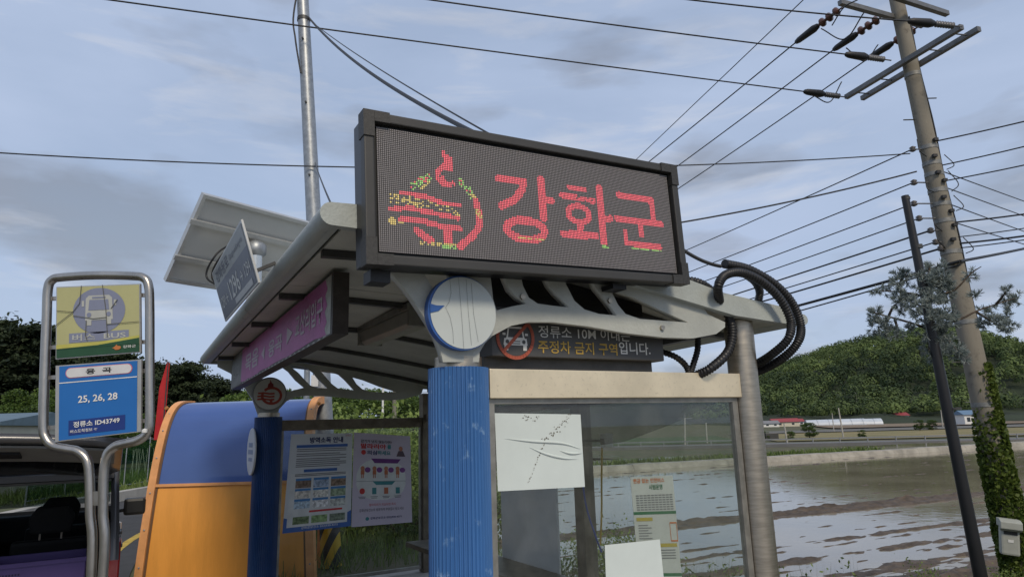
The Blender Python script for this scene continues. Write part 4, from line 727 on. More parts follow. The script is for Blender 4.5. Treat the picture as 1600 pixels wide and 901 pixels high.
t4, f4, O4 = poster('blank_sheet', 'pale blank sheet with ragged top stuck low on the near glass over the bus poster', [(945, 851), (1031, 842), (1040, 930), (948, 938)], -.007, m_white)
t5, f5, O5 = poster('cashless_bus_poster', 'white notice about cashless buses with orange heading and green bands', [(985, 745), (1051, 742), (1068, 930), (1001, 930)], .009, mat('grey_paper', (.50, .50, .48), .6, 0, .08, 4.))
m_orp = mat('print_burnt_orange', (.55, .16, .04), .6); m_grp = mat('print_green', (.03, .14, .06), .6)
text('현금 없는 인천버스', L_(f5, 2), (.05, .945, .78, .985), m_orp, t5, O5, .02); text('시범운영', L_(f5, 2), (.40, .885, .72, .93), m_grp, t5, O5, .02)
decal([rect(0, .675, 1, .70), rect(0, .16, 1, .185)], L_(f5, 1), m_grp, t5, 'green_band', O5)
decal([rect(.08 + .088 * c_, .70 + .02 * r_ + .012, .08 + .088 * c_ + .07, .70 + .02 * r_ + .022) for c_ in range(10) for r_ in range(7)], L_(f5, 2), m_gtext, t5, 'route_numbers', O5)
decal([rect(.05, .62, .42, .65), rect(.05, .42, .36, .45), rect(.55, .40, .95, .43)], L_(f5, 2), mat('print_yellow', (.42, .33, .06), .6), t5, 'yellow_tab', O5)
decal([rect(.08, .58 - .022 * k, .30 + .08 * (k % 2), .588 - .022 * k) for k in range(6)] + [rect(.55, .37 - .022 * k, .9, .378 - .022 * k) for k in range(4)], L_(f5, 2), m_gtext, t5, 'small_print', O5)
decal(stroke([(.82, .45), (.98, .45), (.98, .60), (.82, .60), (.82, .45)], .012), L_(f5, 2), m_orp, t5, 'card_drawing', O5)
# grey notice board on the rear glass and added dark sheet painting a band of reflections atop the near glass
gb = sthing('notice_board', 'blank grey backed notice board fixed behind the rear glass of the shelter', 'board', (2.1, 2.8, .7)); OG = np.array((2.1, 2.8, .7))
MB().prism([(2.27, .1), (3.27, .1), (3.27, 1.42), (2.27, 1.42)], lambda a, c, t: (2.11 + t - (a - 2) * .053, a, c), 0, .018).build('board', mat('board_grey', (.68, .68, .69), .35, 0, .18, 2.), gb, OG)
dark_reflection = glass_mat('reflection_tint', (.42, .43, .43), .10, (.16, .16, .155), 6., .8)
pf = [ony(px, py, .0075) for px, py in ((773, 628), (773, 691), (850, 694), (925, 697), (975, 690), (1005, 679), (1050, 662), (1090, 643), (1118, 630), (1120, 628))]
b = MB(); b.add([(p_[0] - .8, .0075, min(p_[2], 1.882) - 1.8) for p_ in pf], [tuple(range(len(pf)))]); tf = b.build('reflection_sheet', dark_reflection); tf.location = wor((.8, 0, 1.8)); tf.rotation_euler = (0, 0, SA); tag(tf, 'added dark sheet painting a band of reflections across the top of the near shelter glass', 'dark_reflection')
# small device and hanging cables inside
dv = sthing('sensor_box', 'small white sensor box hung on the rear post inside the shelter', 'device', (2.05, 1.75, 1.5)); OD = np.array((2.05, 1.75, 1.5))
q = onx(948, 688, 2.08); b = MB(); b.box((q[0], q[1], q[2]), (.09, .07, .12)); b.build('housing', mat('device_white', (.55, .55, .5), .5), dv, OD, .012); b = MB(); b.box((q[0] - .046, q[1], q[2] - .005), (.01, .05, .05)); b.build('lens', m_dark, dv, OD); b = MB(); b.bar((q[0], q[1], q[2]), (2.1, 1.85, q[2]), .02, .02); b.build('arm', m_dark, dv, OD)
for nm, l, colr, lab in (('yellow_cable', [(941, 682), (940, 740), (940, 800), (938, 850)], (.45, .30, .05), 'yellow cable hanging down beside the rear post inside the shelter'), ('blue_cable', [(908, 735), (916, 790), (930, 835), (940, 862)], (.03, .06, .3), 'thin blue cable slung from the rear post inside the shelter')):
    P_ = [onx(px, py, 2.06) for px, py in l]; b = MB(); b.tube(spline([p_ - P_[0] for p_ in P_], 20), .008, 6); o = b.build(nm, mat(nm, colr, .5)); o.location = wor(P_[0]); o.rotation_euler = (0, 0, SA); tag(o, lab, 'cable')

# ================================================================== corrugated conduits at the rear roof corner
def conduit(label, pts, rad, group=None, ribs=True, y=-.1):
    P_ = [np.array(ony(px, py, y + (dy if ln == 3 else 0))) for ln, px, py, dy in [(len(t), t[0], t[1], t[2] if len(t) == 3 else 0) for t in pts]]
    path = spline([p_ - P_[0] for p_ in P_], 60); ln = sum(np.linalg.norm(path[i + 1] - path[i]) for i in range(60)); n = int(ln / .0055); path = spline([p_ - P_[0] for p_ in P_], n)
    rs_ = [rad * (1.0 if (k // 2) % 2 == 0 else .84) for k in range(n + 1)]; b = MB(); b.tube(path, rs_, 14); o = b.build('cable_conduit', m_black); o.location = wor(P_[0]); o.rotation_euler = (0, 0, SA); return tag(o, label, 'conduit', group)
conduit('black corrugated conduit curving from the led sign down behind the beam', [(1055, 440, .12), (1085, 440), (1112, 455), (1133, 482), (1144, 515), (1138, 548), (1112, 574), (1085, 588, .1)], .032)
conduit('outermost corrugated conduit loop hanging off the rear roof corner', [(1132, 412), (1170, 421), (1210, 444), (1238, 474), (1251, 508), (1246, 535), (1222, 560, .12), (1185, 580, .36), (1150, 590, .42)], .032, y=-.22)
conduit('inner corrugated conduit loop rising out of the roof and over its corner', [(1124, 470, .1), (1122, 448), (1133, 430), (1158, 426), (1190, 440), (1218, 466), (1235, 500), (1232, 528), (1208, 552, .14), (1178, 570, .4), (1145, 582, .46)], .031, y=-.26)
conduit('short corrugated conduit stub standing on the roof inside the loops', [(1183, 486, .05), (1185, 470, .05), (1187, 455, .03), (1180, 440, 0), (1165, 428, -.1)], .03)
conduit('thin black conduit under the no parking sign end curving to the beam', [(1030, 548, .2), (1055, 557, .1), (1072, 572, .1), (1078, 592, .1)], .022, ribs=False, y=0.)
conduit('thin black conduit dropping from the ceiling to the beam', [(1090, 520, .15), (1090, 545, .12), (1083, 570, .1), (1076, 592, .1)], .022, y=0.)
b = MB(); q = ony(1124, 475, -.1); 
cb = sthing('conduit_clamp', 'shiny metal clamp ring round the corrugated conduit beside the led sign', 'clamp', ony(1127, 474, -.1)); b.tube([(-.016, 0, .018), (.016, 0, -.018)], .037, 16); b.build('band', m_steel, cb)

# ================================================================== BUS STOP SIGN
bsD = 3.1; bw = depth(158, 900, bsD); BSO = np.array([bw[0], bw[1], 0]); LEAN = R(4.3)
bst = thing('bus_stop_sign', 'steel tube bus stop sign with faded yellow and blue panels', 'bus stop sign', BSO)
def bpx(px, py, dy=0.): p_ = depth(px, py, bsD + dy); return p_ - BSO
m_inox = mat('stainless_tube', (.46, .43, .39), .3, .95, .25, 10., .06, 60., stretch=(1, 1, .3), rvar=.1)
fp = [(142, 905), (141, 800), (140, 748), (136, 719), (122, 705), (104, 701), (85, 697), (72, 684), (68, 660), (70, 580), (73, 500), (75, 452), (82, 437), (98, 433), (150, 430), (205, 431), (224, 434), (232, 446), (234, 480), (234, 580), (234, 655), (230, 676), (216, 687), (198, 692), (180, 697), (167, 711), (162, 742), (161, 800), (160, 905)]
P_ = [bpx(*p_) for p_ in fp]; P_ = [np.array([P_[0][0] + .02, P_[0][1], -.02])] + P_ + [np.array([P_[-1][0] - .02, P_[-1][1], -.02])]
b = MB(); b.tube(spline(P_, 260), .0205, 14); b.build('tube_frame', m_inox, bst)
def panel(corners, dy): c = [bpx(px, py, dy) for px, py in corners]; return lambda u, v, l=0: tuple(((c[0] * (1 - u) + c[1] * u) * v + (c[3] * (1 - u) + c[2] * u) * (1 - v)) - np.array([0, .0015 * l, 0]))
def slab(fn, m, name, par, th=.012):
    b = MB(); a = [fn(0, 0), fn(1, 0), fn(1, 1), fn(0, 1)]; b.add(a + [(x, y + th, z) for x, y, z in a], [(0, 1, 2, 3), (7, 6, 5, 4), (0, 4, 5, 1), (1, 5, 6, 2), (2, 6, 7, 3), (3, 7, 4, 0)]); return b.build(name, m, par)
fa = panel([(88, 448), (219, 443), (220, 550), (87, 561)], -.01); fbp = panel([(87, 571), (221, 561), (220, 674), (86, 690)], -.01)
m_fy2 = mat('faded_yellow_panel', (.42, .41, .20), .45, 0, .10, 4.); m_fblue = mat('stop_blue', (.018, .135, .42), .35, 0, .08, 3.); m_dblue = mat('stop_dark_blue', (.015, .04, .20), .4)
pa = slab(fa, mat('panel_edge_alu', (.45, .45, .44), .4, .5), 'stop_panel', bst); pbq = slab(fbp, MATS['panel_edge_alu'], 'route_panel', bst)
decal([rect(.012, .012, .988, .985)], L_(fa, 1), m_fy2, pa, 'panel_face'); decal([rect(.012, .012, .988, .13)], L_(fa, 2), mat('stop_green', (.02, .075, .035), .45), pa, 'green_band'); decal([[(.012, .13), (.5, .15), (.988, .21), (.988, .125), (.012, .125)]], L_(fa, 3), MATS['stop_green'], pa, 'green_curve'); decal([[(.012, .19), (.5, .19), (.988, .245), (.988, .21), (.5, .15), (.012, .135)]], L_(fa, 3), mat('stop_yellow', (.48, .45, .10), .45), pa, 'yellow_curve')
m_fade = mat('faded_blue_print', (.20, .22, .31), .5, 0, .08, 6.); m_busw = mat('faded_pale_print', (.42, .43, .40), .5)
decal([circ(.515, .635, .31, .325, 40)], L_(fa, 2), m_fade, pa, 'round_symbol'); decal([rect(.16, .205, .865, .335)], L_(fa, 2), m_fade, pa, 'name_band')
bu = lambda l: [(.515 + x * .2, .63 + y * .235) for x, y in l]
decal([bu([(-.78, .78), (-.6, .95), (.6, .95), (.78, .78), (.82, -.55), (-.82, -.55)]), bu([(-.72, -.55), (-.45, -.55), (-.45, -.85), (-.72, -.85)]), bu([(.72, -.55), (.45, -.55), (.45, -.85), (.72, -.85)]), bu([(-1.02, .3), (-.88, .3), (-.88, .65), (-1.02, .65)]), bu([(1.02, .3), (.88, .3), (.88, .65), (1.02, .65)])], L_(fa, 3), m_busw, pa, 'bus_symbol')
decal([bu([(-.62, .05), (.62, .05), (.56, .68), (-.56, .68)]), bu([(-.4, .76), (.4, .76), (.4, .86), (-.4, .86)]), bu(circ(-.58, -.22, .14, .14, 12)), bu(circ(.58, -.22, .14, .14, 12))], L_(fa, 4), m_fade, pa, 'bus_windows')
text('버스  BUS', L_(fa, 3), (.20, .222, .83, .318), m_busw, pa, bold=.02); text('강화군', L_(fa, 4), (.80, .075, .95, .115), m_twhite, pa, bold=.01); decal([[(.67, .09), (.70, .105), (.725, .135), (.735, .115), (.77, .11), (.775, .08), (.75, .06), (.71, .06), (.69, .08)]], L_(fa, 4), mat('emblem_orange', (.5, .17, .05), .5), pa, 'emblem')
ck = [[(.31, 1), (.29, .75), (.21, .63), (.0, .43 + .02)], [(.02, .66), (.21, .63)], [(.21, .58), (.45, .52), (.61, .53)], [(.56, 1), (.60, .65), (.62, .25)], [(.37, .5), (.36, .3), (.38, .22)], [(.61, .43), (.99, .44)], [(.74, .78), (.66, .65)]]
decal(sum([stroke(l, .009) for l in ck], []), L_(fa, 5), mat('crack_dark', (.09, .09, .07), .7), pa, 'crack')
decal([rect(.045, .012, .955, .985)], L_(fbp, 1), m_fblue, pbq, 'panel_face'); decal([stadium(.12, .815, .90, .955, .85)], L_(fbp, 2), mat('name_rim_pink', (.55, .15, .22), .5), pbq, 'name_rim'); decal([stadium(.13, .823, .89, .947, .85)], L_(fbp, 3), mat('name_white', (.62, .62, .63), .5), pbq, 'name_field'); decal([rect(.045, .755, .955, .767)], L_(fbp, 2), m_twhite, pbq, 'white_rule')
text('융  곡', L_(fbp, 4), (.36, .85, .66, .925), m_tblk, pbq, bold=.02); text('25, 26, 28', L_(fbp, 3), (.27, .46, .73, .57), m_twhite, pbq, bold=.02)
decal([rect(.16, .06, .82, .255)], L_(fbp, 2), m_dblue, pbq, 'id_field'); text('정류소 ID43749', L_(fbp, 4), (.22, .155, .76, .232), m_twhite, pbq, bold=.02); text('버스도착정보 ☏', L_(fbp, 4), (.185, .085, .50, .13), m_twhite, pbq, bold=.01)
for px0, px1, py in ((74, 90, 467), (74, 90, 543), (70, 88, 590), (68, 88, 668), (219, 235, 461), (219, 235, 534), (219, 236, 579), (219, 236, 657)):
    a, c = bpx(px0, py, .012), bpx(px1, py - (1 if px0 < 100 else 0), .012); b = MB(); b.bar(a, c, .012, .018); b.build('clip', m_inox, bst)
b = MB(); a, c = bpx(141, 778), bpx(161, 778); b.bar(a, c, .014, .06); b.build('spacer', m_inox, bst)
q = bpx(226, 673, -.03); b = MB().lathe([(.001, -.012), (.012, -.006), (.012, .006), (.001, .012)], tuple(q), 10); b.build('knob', m_twhite, bst)

# ================================================================== ORANGE CURVED SHELL BOOTH
bo = thing('curved_booth', 'orange curved shell booth with blue translucent top behind the shelter', 'booth', (-3.72, 8.9, 0), R(-2)); 
m_or = rust_mat('orange_panel', (.84, .37, .075), (.42, .19, .06), .64, .4, 0, 3., .25, (1, 1, .15)); m_or2 = mat('orange_trim', (.80, .38, .15), .45, 0, .2, 6.); m_bl = mat('blue_acrylic', (.06, .115, .33), .10, 0, .06, 2., spec=.6)
prof = [(0, 0), (.0, .4), (.01, .8), (.03, 1.2), (.07, 1.58), (.13, 1.88), (.22, 2.08), (.34, 2.19), (.50, 2.24), (.75, 2.25)]
pr = [(p_[0], p_[1]) for p_ in spline([(a, c, 0) for a, c in prof], 40)]
def shell_(x0, x1, k0, k1, th, name, m, off=0.):
    b = MB(); pts = pr[k0:k1 + 1]; nn = []
    for i in range(len(pts)):
        d = np.array(pts[min(i + 1, len(pts) - 1)]) - np.array(pts[max(i - 1, 0)]); d /= np.linalg.norm(d); nn.append(np.array([-d[1], d[0]]))
    po = [tuple(np.array(p_) + n_ * off) for p_, n_ in zip(pts, nn)]; pi = [tuple(np.array(p_) - n_ * th) for p_, n_ in zip(pts, nn)]
    b.prism(po + pi[::-1], lambda p_, q_, t_: (t_ * (1.05 - .06 * q_), p_, q_), x0, x1)
    return b.build(name, m, bo)
ks = 13
HWb = 1.10
shell_(-HWb + .10, HWb - .10, 0, ks, .03, 'orange_panel', m_or); shell_(-HWb + .10, HWb - .10, ks, 40, .012, 'blue_canopy', m_bl)
for s_ in (-1, 1):
    x0, x1 = sorted((s_ * HWb, s_ * (HWb - .10))); shell_(x0, x1, 0, 40, .07, 'edge_rib', m_or2, .03)
    x0, x1 = sorted((s_ * (HWb - .101), s_ * (HWb - .13))); shell_(x0, x1, 0, 40, .01, 'edge_seal', mat('seal_brown', (.16, .09, .05), .6), .008)
b = MB(); p_ = pr[ks]; b.bar((-HWb + .11, p_[0] - .012, p_[1]), (HWb - .11, p_[0] - .012, p_[1]), .03, .035); b.build('seam_bar', m_or2, bo)
for s_ in (-1, 1): MB().lathe([(.02, -.02), (.028, .0), (.02, .02)], (s_ * (HWb - .05), pr[30][0] - .05, pr[30][1]), 10, 'y').build('fixing', mat('fixing_orange', (.4, .18, .05), .6), bo); MB().box2((s_ * (HWb - .12) - .03, .66, 0), (s_ * (HWb - .12) + .03, .72, 2.2)).build('rear_post', m_or2, bo)
for s_ in (-1, 1):
    for k in range(2, 38, 5):
        x_ = s_ * (HWb - .05) * (1.05 - .06 * pr[k][1]); MB().lathe([(.003, -.008), (.011, -.004), (.011, .004)], (x_, pr[k][0] - .034, pr[k][1]), 8, 'y').build('rivet', m_galv, bo)
# red banner pole behind the booth
rb = depth(256, 620, 13.0); rf = thing('red_banner', 'narrow red banner on a pole standing behind the orange booth', 'banner', (rb[0], rb[1], 0)); a = depth(263, 565, 13.0); b = MB(); b.tube([(0, 0, 0), (.03, 0, 1.7), (a[0] - rb[0], 0, a[2])], .012, 6); b.build('pole', m_dark, rf)
b = MB(); zt = a[2]; b.add([(a[0] - rb[0] - .02, 0, zt), (.06, .01, zt - .02), (.05, .03, zt - .45), (.05, .02, 1.75), (-.13, .0, 1.75), (-.09, -.02, zt - .5)] , [(0, 1, 2, 5), (5, 2, 3, 4)]); bb = b.build('cloth', mat('banner_red', (.45, .015, .02), .7, 0, .2, 8.), rf); md = bb.modifiers.new('t', 'SOLIDIFY'); md.thickness = .006
# ================================================================== PARKED CAR with its tailgate up
CO = np.array((-2.36, 4.2, 0)); car = sthing('parked_car', 'dark grey car parked at the kerb with its tailgate raised', 'car', CO)
m_body = mat('car_paint', (.085, .085, .09), .28, .35, .1, 3., spec=.6); m_trim = mat('car_trim_grey', (.24, .235, .22), .7, 0, .15, 8.); m_int = mat('car_interior_black', (.018, .018, .019), .75, 0, .2, 10.); m_cglass = glass_mat('car_glass', (.45, .5, .5), .02, (.3, .3, .3), 6.)
HW = .87
def arch(cy, r_=.36, z=.33): return [(cy + r_ * math.cos(t), z + r_ * math.sin(t)) for t in np.linspace(math.pi * 1.02, -.06, 12)]
side = [(-2.2, .33), (-2.24, .75), (-2.16, 1.05), (-2.02, 1.40), (-1.9, 1.55), (-1.3, 1.63), (.2, 1.62), (.62, 1.53), (1.15, 1.13), (1.3, 1.06), (2.05, .93), (2.24, .7), (2.22, .30)] + arch(1.38)[::-1] + [(.95, .26), (-.95, .26)] + arch(-1.38)[::-1] + [(-1.78, .30)]
wins = [[(-1.80, 1.12), (-1.72, 1.48), (-1.15, 1.52), (-1.10, 1.06)], [(-1.02, 1.05), (-1.06, 1.525), (-.18, 1.53), (-.12, 1.03)], [(-.04, 1.03), (-.10, 1.53), (.22, 1.53), (.52, 1.46), (1.0, 1.10), (.95, 1.03)]]
for s_ in (-1, 1):
    fnc = (lambda s_: lambda a, c, t: (s_ * (HW - .03 + t - .075 * max(0, c - 1.0)), a, c))(s_)
    sd_ = plate2d('body_side', side, wins, fnc, .05, m_body, car)
    for wn in wins:
        b = MB(); b.prism(wn, fnc, -.004, .004); b.build('side_window', m_cglass, car)
    for yc in (-1.38, 1.38):
        wh = MB().lathe([(.20, -.10), (.30, -.11), (.325, -.08), (.325, .08), (.30, .11), (.20, .10)], (s_ * (HW - .12), yc, .325), 28, 'x').build('wheel', m_black, car); MB().lathe([(.19, -.02), (.195, .0), (.12, .015), (.04, .02)], (s_ * (HW - .12) + s_ * .09, yc, .325), 20, 'x').build('rim', m_galv, wh)
    b = MB(); b.prism([(-2.215, .84), (-2.235, .88), (-2.12, 1.10), (-2.04, 1.12), (-2.08, .84)], lambda a, c, t: (s_ * (HW - .012 + t), a, c), -.07, .012); b.build('tail_light', mat('tail_red', (.22, .012, .012), .15, 0, .05), car, bevel=.01)
    b = MB(); b.box((s_ * .78, 2.16, .74), (.26, .1, .14)); b.build('headlight', mat('lens_clear', (.6, .6, .6), .1), car, bevel=.03)
    mi = MB(); mi.box((s_ * (HW + .13), .85, 1.08), (.20, .11, .17)); mo = mi.build('mirror', mat('mirror_black', (.02, .02, .02), .35), car, bevel=.03); MB().bar((s_ * (HW - .02), .87, 1.04), (s_ * (HW + .06), .86, 1.05), .05, .03).build('mirror_arm', m_int, mo)
    for ya_ in (-.55, .35): b = MB(); b.box((s_ * (HW + .012), ya_ - .25, .92), (.025, .2, .03)); b.build('door_handle', m_body, car, bevel=.006)
    for yg in (-1.06, -.08): MB().bar((s_ * (HW + .001), yg, .33), (s_ * (HW + .001), yg, 1.02), .006, .006, (1, 0, 0)).build('door_gap', m_int, car)
b = MB(); rp_ = [(-1.98, 1.545), (-1.3, 1.625), (-.5, 1.65), (.2, 1.615), (.6, 1.525)]; b.prism(rp_ + [(a, c - .04) for a, c in rp_[::-1]], lambda a, c, t: (t, a, c), -HW + .075, HW - .075); b.build('roof', m_body, car)
b = MB(); b.prism([(a, c - .045) for a, c in rp_] + [(a, c - .06) for a, c in rp_[::-1]], lambda a, c, t: (t, a, c), -HW + .09, HW - .09); b.build('headliner', mat('headliner', (.12, .12, .115), .9), car)
b = MB(); b.prism([(.62, 1.52), (1.17, 1.12), (1.178, 1.128), (.63, 1.53)], lambda a, c, t: (t, a, c), -HW + .1, HW - .1); b.build('windscreen', m_cglass, car)
b = MB(); b.prism([(1.15, 1.08), (2.06, .92), (2.24, .68), (2.23, .30), (2.05, .30), (1.9, .85), (1.15, 1.0)], lambda a, c, t: (t, a, c), -HW + .06, HW - .06); b.build('bonnet', m_body, car)
b = MB(); b.box2((-HW + .06, -2.0, .30), (HW - .06, 2.0, .36)); b.box2((-HW + .06, -2.05, .70), (HW - .06, -1.0, .74)); b.build('floor', m_int, car)
b = MB(); b.box2((-HW + .03, -2.32, .34), (HW - .03, -2.10, .70)); b.build('rear_bumper', m_body, car, bevel=.05)
b = MB(); b.box2((-HW + .09, .95, .8), (HW - .09, 1.2, 1.05)); b.build('dashboard', m_int, car, bevel=.03)
b = MB(); ring_ = [(-.38 + .19 * math.cos(t), .80 + .05 * math.sin(t), .98 + .18 * math.sin(t)) for t in np.linspace(0, 2 * math.pi, 24)]; b.tube(ring_, .016, 8); b.build('steering_wheel', m_int, car)
b = MB(); b.box((0, .66, 1.42), (.26, .03, .075)); b.build('rear_view_mirror', m_int, car, bevel=.012)
for cx_, cy_ in ((-.4, -.75), (.4, -.75), (-.4, .2), (.4, .2)):
    st_ = MB(); st_.box2((cx_ - .26, cy_ - .1, .42), (cx_ + .26, cy_ + .5, .58)); se = st_.build('seat', m_int, car, bevel=.04); b = MB(); b.prism([(-.09, .5), (.06, .5), (-.06, 1.02), (-.2, 1.02)], lambda a, c, t: (cx_ + t, cy_ + a, c), -.25, .25); b.build('backrest', m_int, se, bevel=.03)
    b = MB(); b.prism([(-.13, 0), (.13, 0), (.15, .12), (.10, .2), (-.10, .2), (-.15, .12)], lambda a, c, t: (cx_ + a, cy_ - .17 + t, 1.07 + c), -.05, .05); b.build('headrest', m_int, se, bevel=.02)
    [MB().bar((cx_ + k_, cy_ - .16, 1.0), (cx_ + k_, cy_ - .17, 1.1), .012, .012, (1, 0, 0)).build('headrest_rod', m_steel, se) for k_ in (-.07, .07)]
# opening rim and tailgate
b = MB(); rim = [(HW - .06, .74), (HW - .10, 1.1), (HW - .16, 1.42), (HW - .26, 1.525), (0, 1.555)]; rim = rim + [(-x, z) for x, z in rim[-2::-1]]
b.tube([(x, -2.06 + .18 * max(0, (z - .7)), z) for x, z in rim], .035, 8); b.build('opening_seal', m_int, car)
def gpt(u, v, t=0.): return (u * (HW - .04 - .06 * (v < .15)), -1.97 - .97 * v - t * .24, 1.585 + .20 * v - .05 * (u * u) + t)
tg = MB(); n = 12; U_ = [-1 + 2 * k / n for k in range(n + 1)]; V_ = [0, .08, .2, .45, .52, .6, .8, .95, 1.0]; idx = {}
vs = [gpt(u, v, .05 - (.035 if 0 < v < 1 and abs(u) < .99 else .05 if v in (0, 1.0) or abs(u) > .99 else 0)) for v in V_ for u in U_]; vs2 = [gpt(u, v, .0) for v in V_ for u in U_]; m1_ = n + 1
gf = [(j * m1_ + i, j * m1_ + i + 1, (j + 1) * m1_ + i + 1, (j + 1) * m1_ + i) for j in range(len(V_) - 1) for i in range(n)]
tg.add([(x, y, z + .03) for x, y, z in vs2], gf, True); gate = tg.build('tailgate', m_body, car); sol = gate.modifiers.new('s', 'SOLIDIFY'); sol.thickness = .05; sol.offset = -1
def gpatch(u0, u1, v0, v1, t, m, nm, par):
    b = MB(); b.add([gpt(u0 + (u1 - u0) * i / 8, v, t) for v in (v0, v1) for i in range(9)], [(i, i + 1, 10 + i, 9 + i) for i in range(8)]); o = b.build(nm, m, par); s = o.modifiers.new('s', 'SOLIDIFY'); s.thickness = .012; return o
gpatch(-.95, .95, .56, .97, -.028, m_trim, 'gate_trim', gate); gpatch(-.86, .86, .10, .50, -.026, mat('gate_glass_dark', (.012, .013, .014), .12), 'gate_window', gate); gpatch(.12, .40, .72, .86, -.042, m_int, 'handle_recess', gate); gpatch(-.4, -.12, .72, .86, -.042, m_int, 'handle_recess', gate)
for s_ in (-1, 1): b = MB(); b.tube([(s_ * (HW - .12), -2.0, 1.15), (s_ * (HW - .12), -2.5, 1.62)], .009, 8); b.build('gas_strut', m_int, car)
# crate and carton in the boot
cr_ = sthing('purple_crate', 'purple plastic crate in the open boot of the parked car', 'crate', CO + (.40, -1.72, .742)); m_pur = mat('crate_purple', (.10, .065, .22), .45, 0, .1, 5.)
CW, CD, CH = .27, .19, .26
for s_ in (-1, 1):
    b = MB(); b.box((0, s_ * CD, CH / 2), (2 * CW, .012, CH)); b.build('side_wall', m_pur, cr_); b = MB(); b.box((s_ * CW, 0, CH / 2), (.012, 2 * CD - .013, CH)); b.build('end_wall', m_pur, cr_)
b = MB(); b.box((0, 0, .006), (2 * CW, 2 * CD - .014, .012)); b.build('base', m_pur, cr_)
b = MB(); [b.box((0, s_ * (CD + .008), CH - .012), (2 * CW + .03, .02, .026)) for s_ in (-1, 1)]; [b.box((s_ * (CW + .008), 0, CH - .012), (.02, 2 * CD - .005, .026)) for s_ in (-1, 1)]; b.build('rim', m_pur, cr_)
b = MB(); [b.box((-.20 + .016 * i, -CD - .0075, .07 + .02 * j), (.008, .004, .012)) for i in range(8) for j in range(7)]; b.build('grid_holes', mat('crate_dark', (.03, .02, .07), .6), cr_)
bx_ = sthing('cardboard_box', 'open brown cardboard box beside the purple crate in the car boot', 'box', CO + (-.12, -1.80, .742), ); m_card = mat('cardboard', (.32, .21, .12), .8, 0, .15, 6.)
b = MB(); b.box2((-.18, -.15, 0), (.18, -.143, .16)); b.box2((-.18, .143, 0), (.18, .15, .16)); b.box2((-.18, -.142, 0), (-.173, .142, .16)); b.box2((.173, -.142, 0), (.18, .142, .16)); b.box2((-.172, -.142, 0), (.172, .142, .006)); b.build('carton', m_card, bx_)
b = MB(); b.bar((.18, 0, .165), (.28, 0, .10), .28, .006); b.build('flap', m_card, bx_); b = MB(); b.bar((0, -.152, .163), (0, -.24, .12), .34, .006); b.build('flap', m_card, bx_)

# ================================================================== cream shed, fence, stakes across the road
bd = thing('cream_shed', 'long cream walled shed with blue grey roof edge across the road', 'building', depth(60, 700, 23) * [1, 1, 0], R(6)); m_crm = mat('cream_wall', (.55, .52, .42), .8, 0, .1, 2.); m_rblue = mat('roof_blue_grey', (.13, .19, .23), .5, .2, .2, 3.)
zt_ = 2.55; b = MB(); b.box2((-9, 0, 0), (-1.3, 5.5, zt_ - .16)); b.build('wall', m_crm, bd); b = MB(); b.prism([(-.25, zt_ - .16), (5.75, zt_ - .16), (5.75, zt_ - .04), (2.75, zt_ + .35), (-.25, zt_ - .04)], lambda a, c, t: (t, a, c), -9.2, -1.15); b.build('roof', m_rblue, bd)
for k in range(2): b = MB(); b.box2((-7 + k * 2.6, -.03, 1.0), (-5.9 + k * 2.6, .0, 1.9)); wo = b.build('window', m_alu, bd); MB().box2((-6.93 + k * 2.6, -.045, 1.07), (-5.97 + k * 2.6, -.031, 1.83)).build('pane', mat('window_dark', (.04, .05, .06), .1), wo)
b = MB(); [b.box2((-9 + .02, -.012, z_), (-1.33, -.001, z_ + .02)) for z_ in (.8, 1.6)]; b.build('wall_batten', m_crm, bd)
fe0 = depth(150, 770, 24) * [1, 1, 0]; fe1 = depth(260, 765, 30) * [1, 1, 0]; fdv = (fe1 - fe0) / np.linalg.norm(fe1 - fe0)
fc = thing('mesh_fence', 'green mesh net fence with grey posts along the far kerb', 'fence', fe0); m_net = glass_mat('green_net', (.72, .8, .74), .14, (.03, .13, .07), 30., .0); fl = np.linalg.norm(fe1 - fe0) + 8
b = MB(); b.bar(tuple(-fdv * 4 + [0, 0, .95]), tuple(fdv * fl + [0, 0, .95]), .004, 1.7); b.build('net', m_net, fc)
for k in range(int(fl / 2) + 3): q = fdv * (k * 2 - 4); b = MB(); b.tube([(q[0], q[1], 0), (q[0], q[1], 1.9)], .025, 8); b.build('post', m_galv, fc)
for z_ in (.12, 1.8): b = MB(); b.tube([tuple(-fdv * 4 + [0, 0, z_]), tuple(fdv * fl + [0, 0, z_])], .014, 6); b.build('rail', m_galv, fc)
skp = MB(); skp.tube([(0, 0, -.1), (.02, .01, 1.35)], .014, 5); sk0 = skp.build('garden_stake', mat('stake_pale', (.38, .40, .34), .6)); tag(sk0, 'thin pale vine stake in the garden behind the green net fence', 'stake', 'garden stakes')
for k in range(34):
    o = sk0 if k == 0 else sk0.copy()
    if k: COL.objects.link(o)
    q = fe0 + fdv * random.uniform(-2, fl) + np.array([-fdv[1], fdv[0], 0]) * random.uniform(.6, 4); o.location = q; o.rotation_euler = (random.gauss(0, .08), random.gauss(0, .08), 0)
gpts = np.array([fe0 + fdv * random.uniform(-4, fl + 2) + np.array([-fdv[1], fdv[0], 0]) * random.uniform(-1.6, 5) for _ in range(7000)]); blades('garden_growth', gpts, .08, .35, .02, m_grass, 'green crops and weeds growing behind the net fence')

# ================================================================== POLES
def cone_pole(b, A, B, r0_, r1_, n=20): return b.tube([tuple(A), tuple(np.array(A) * .5 + np.array(B) * .5), tuple(B)], [r0_, (r0_ + r1_) / 2, r1_], n)
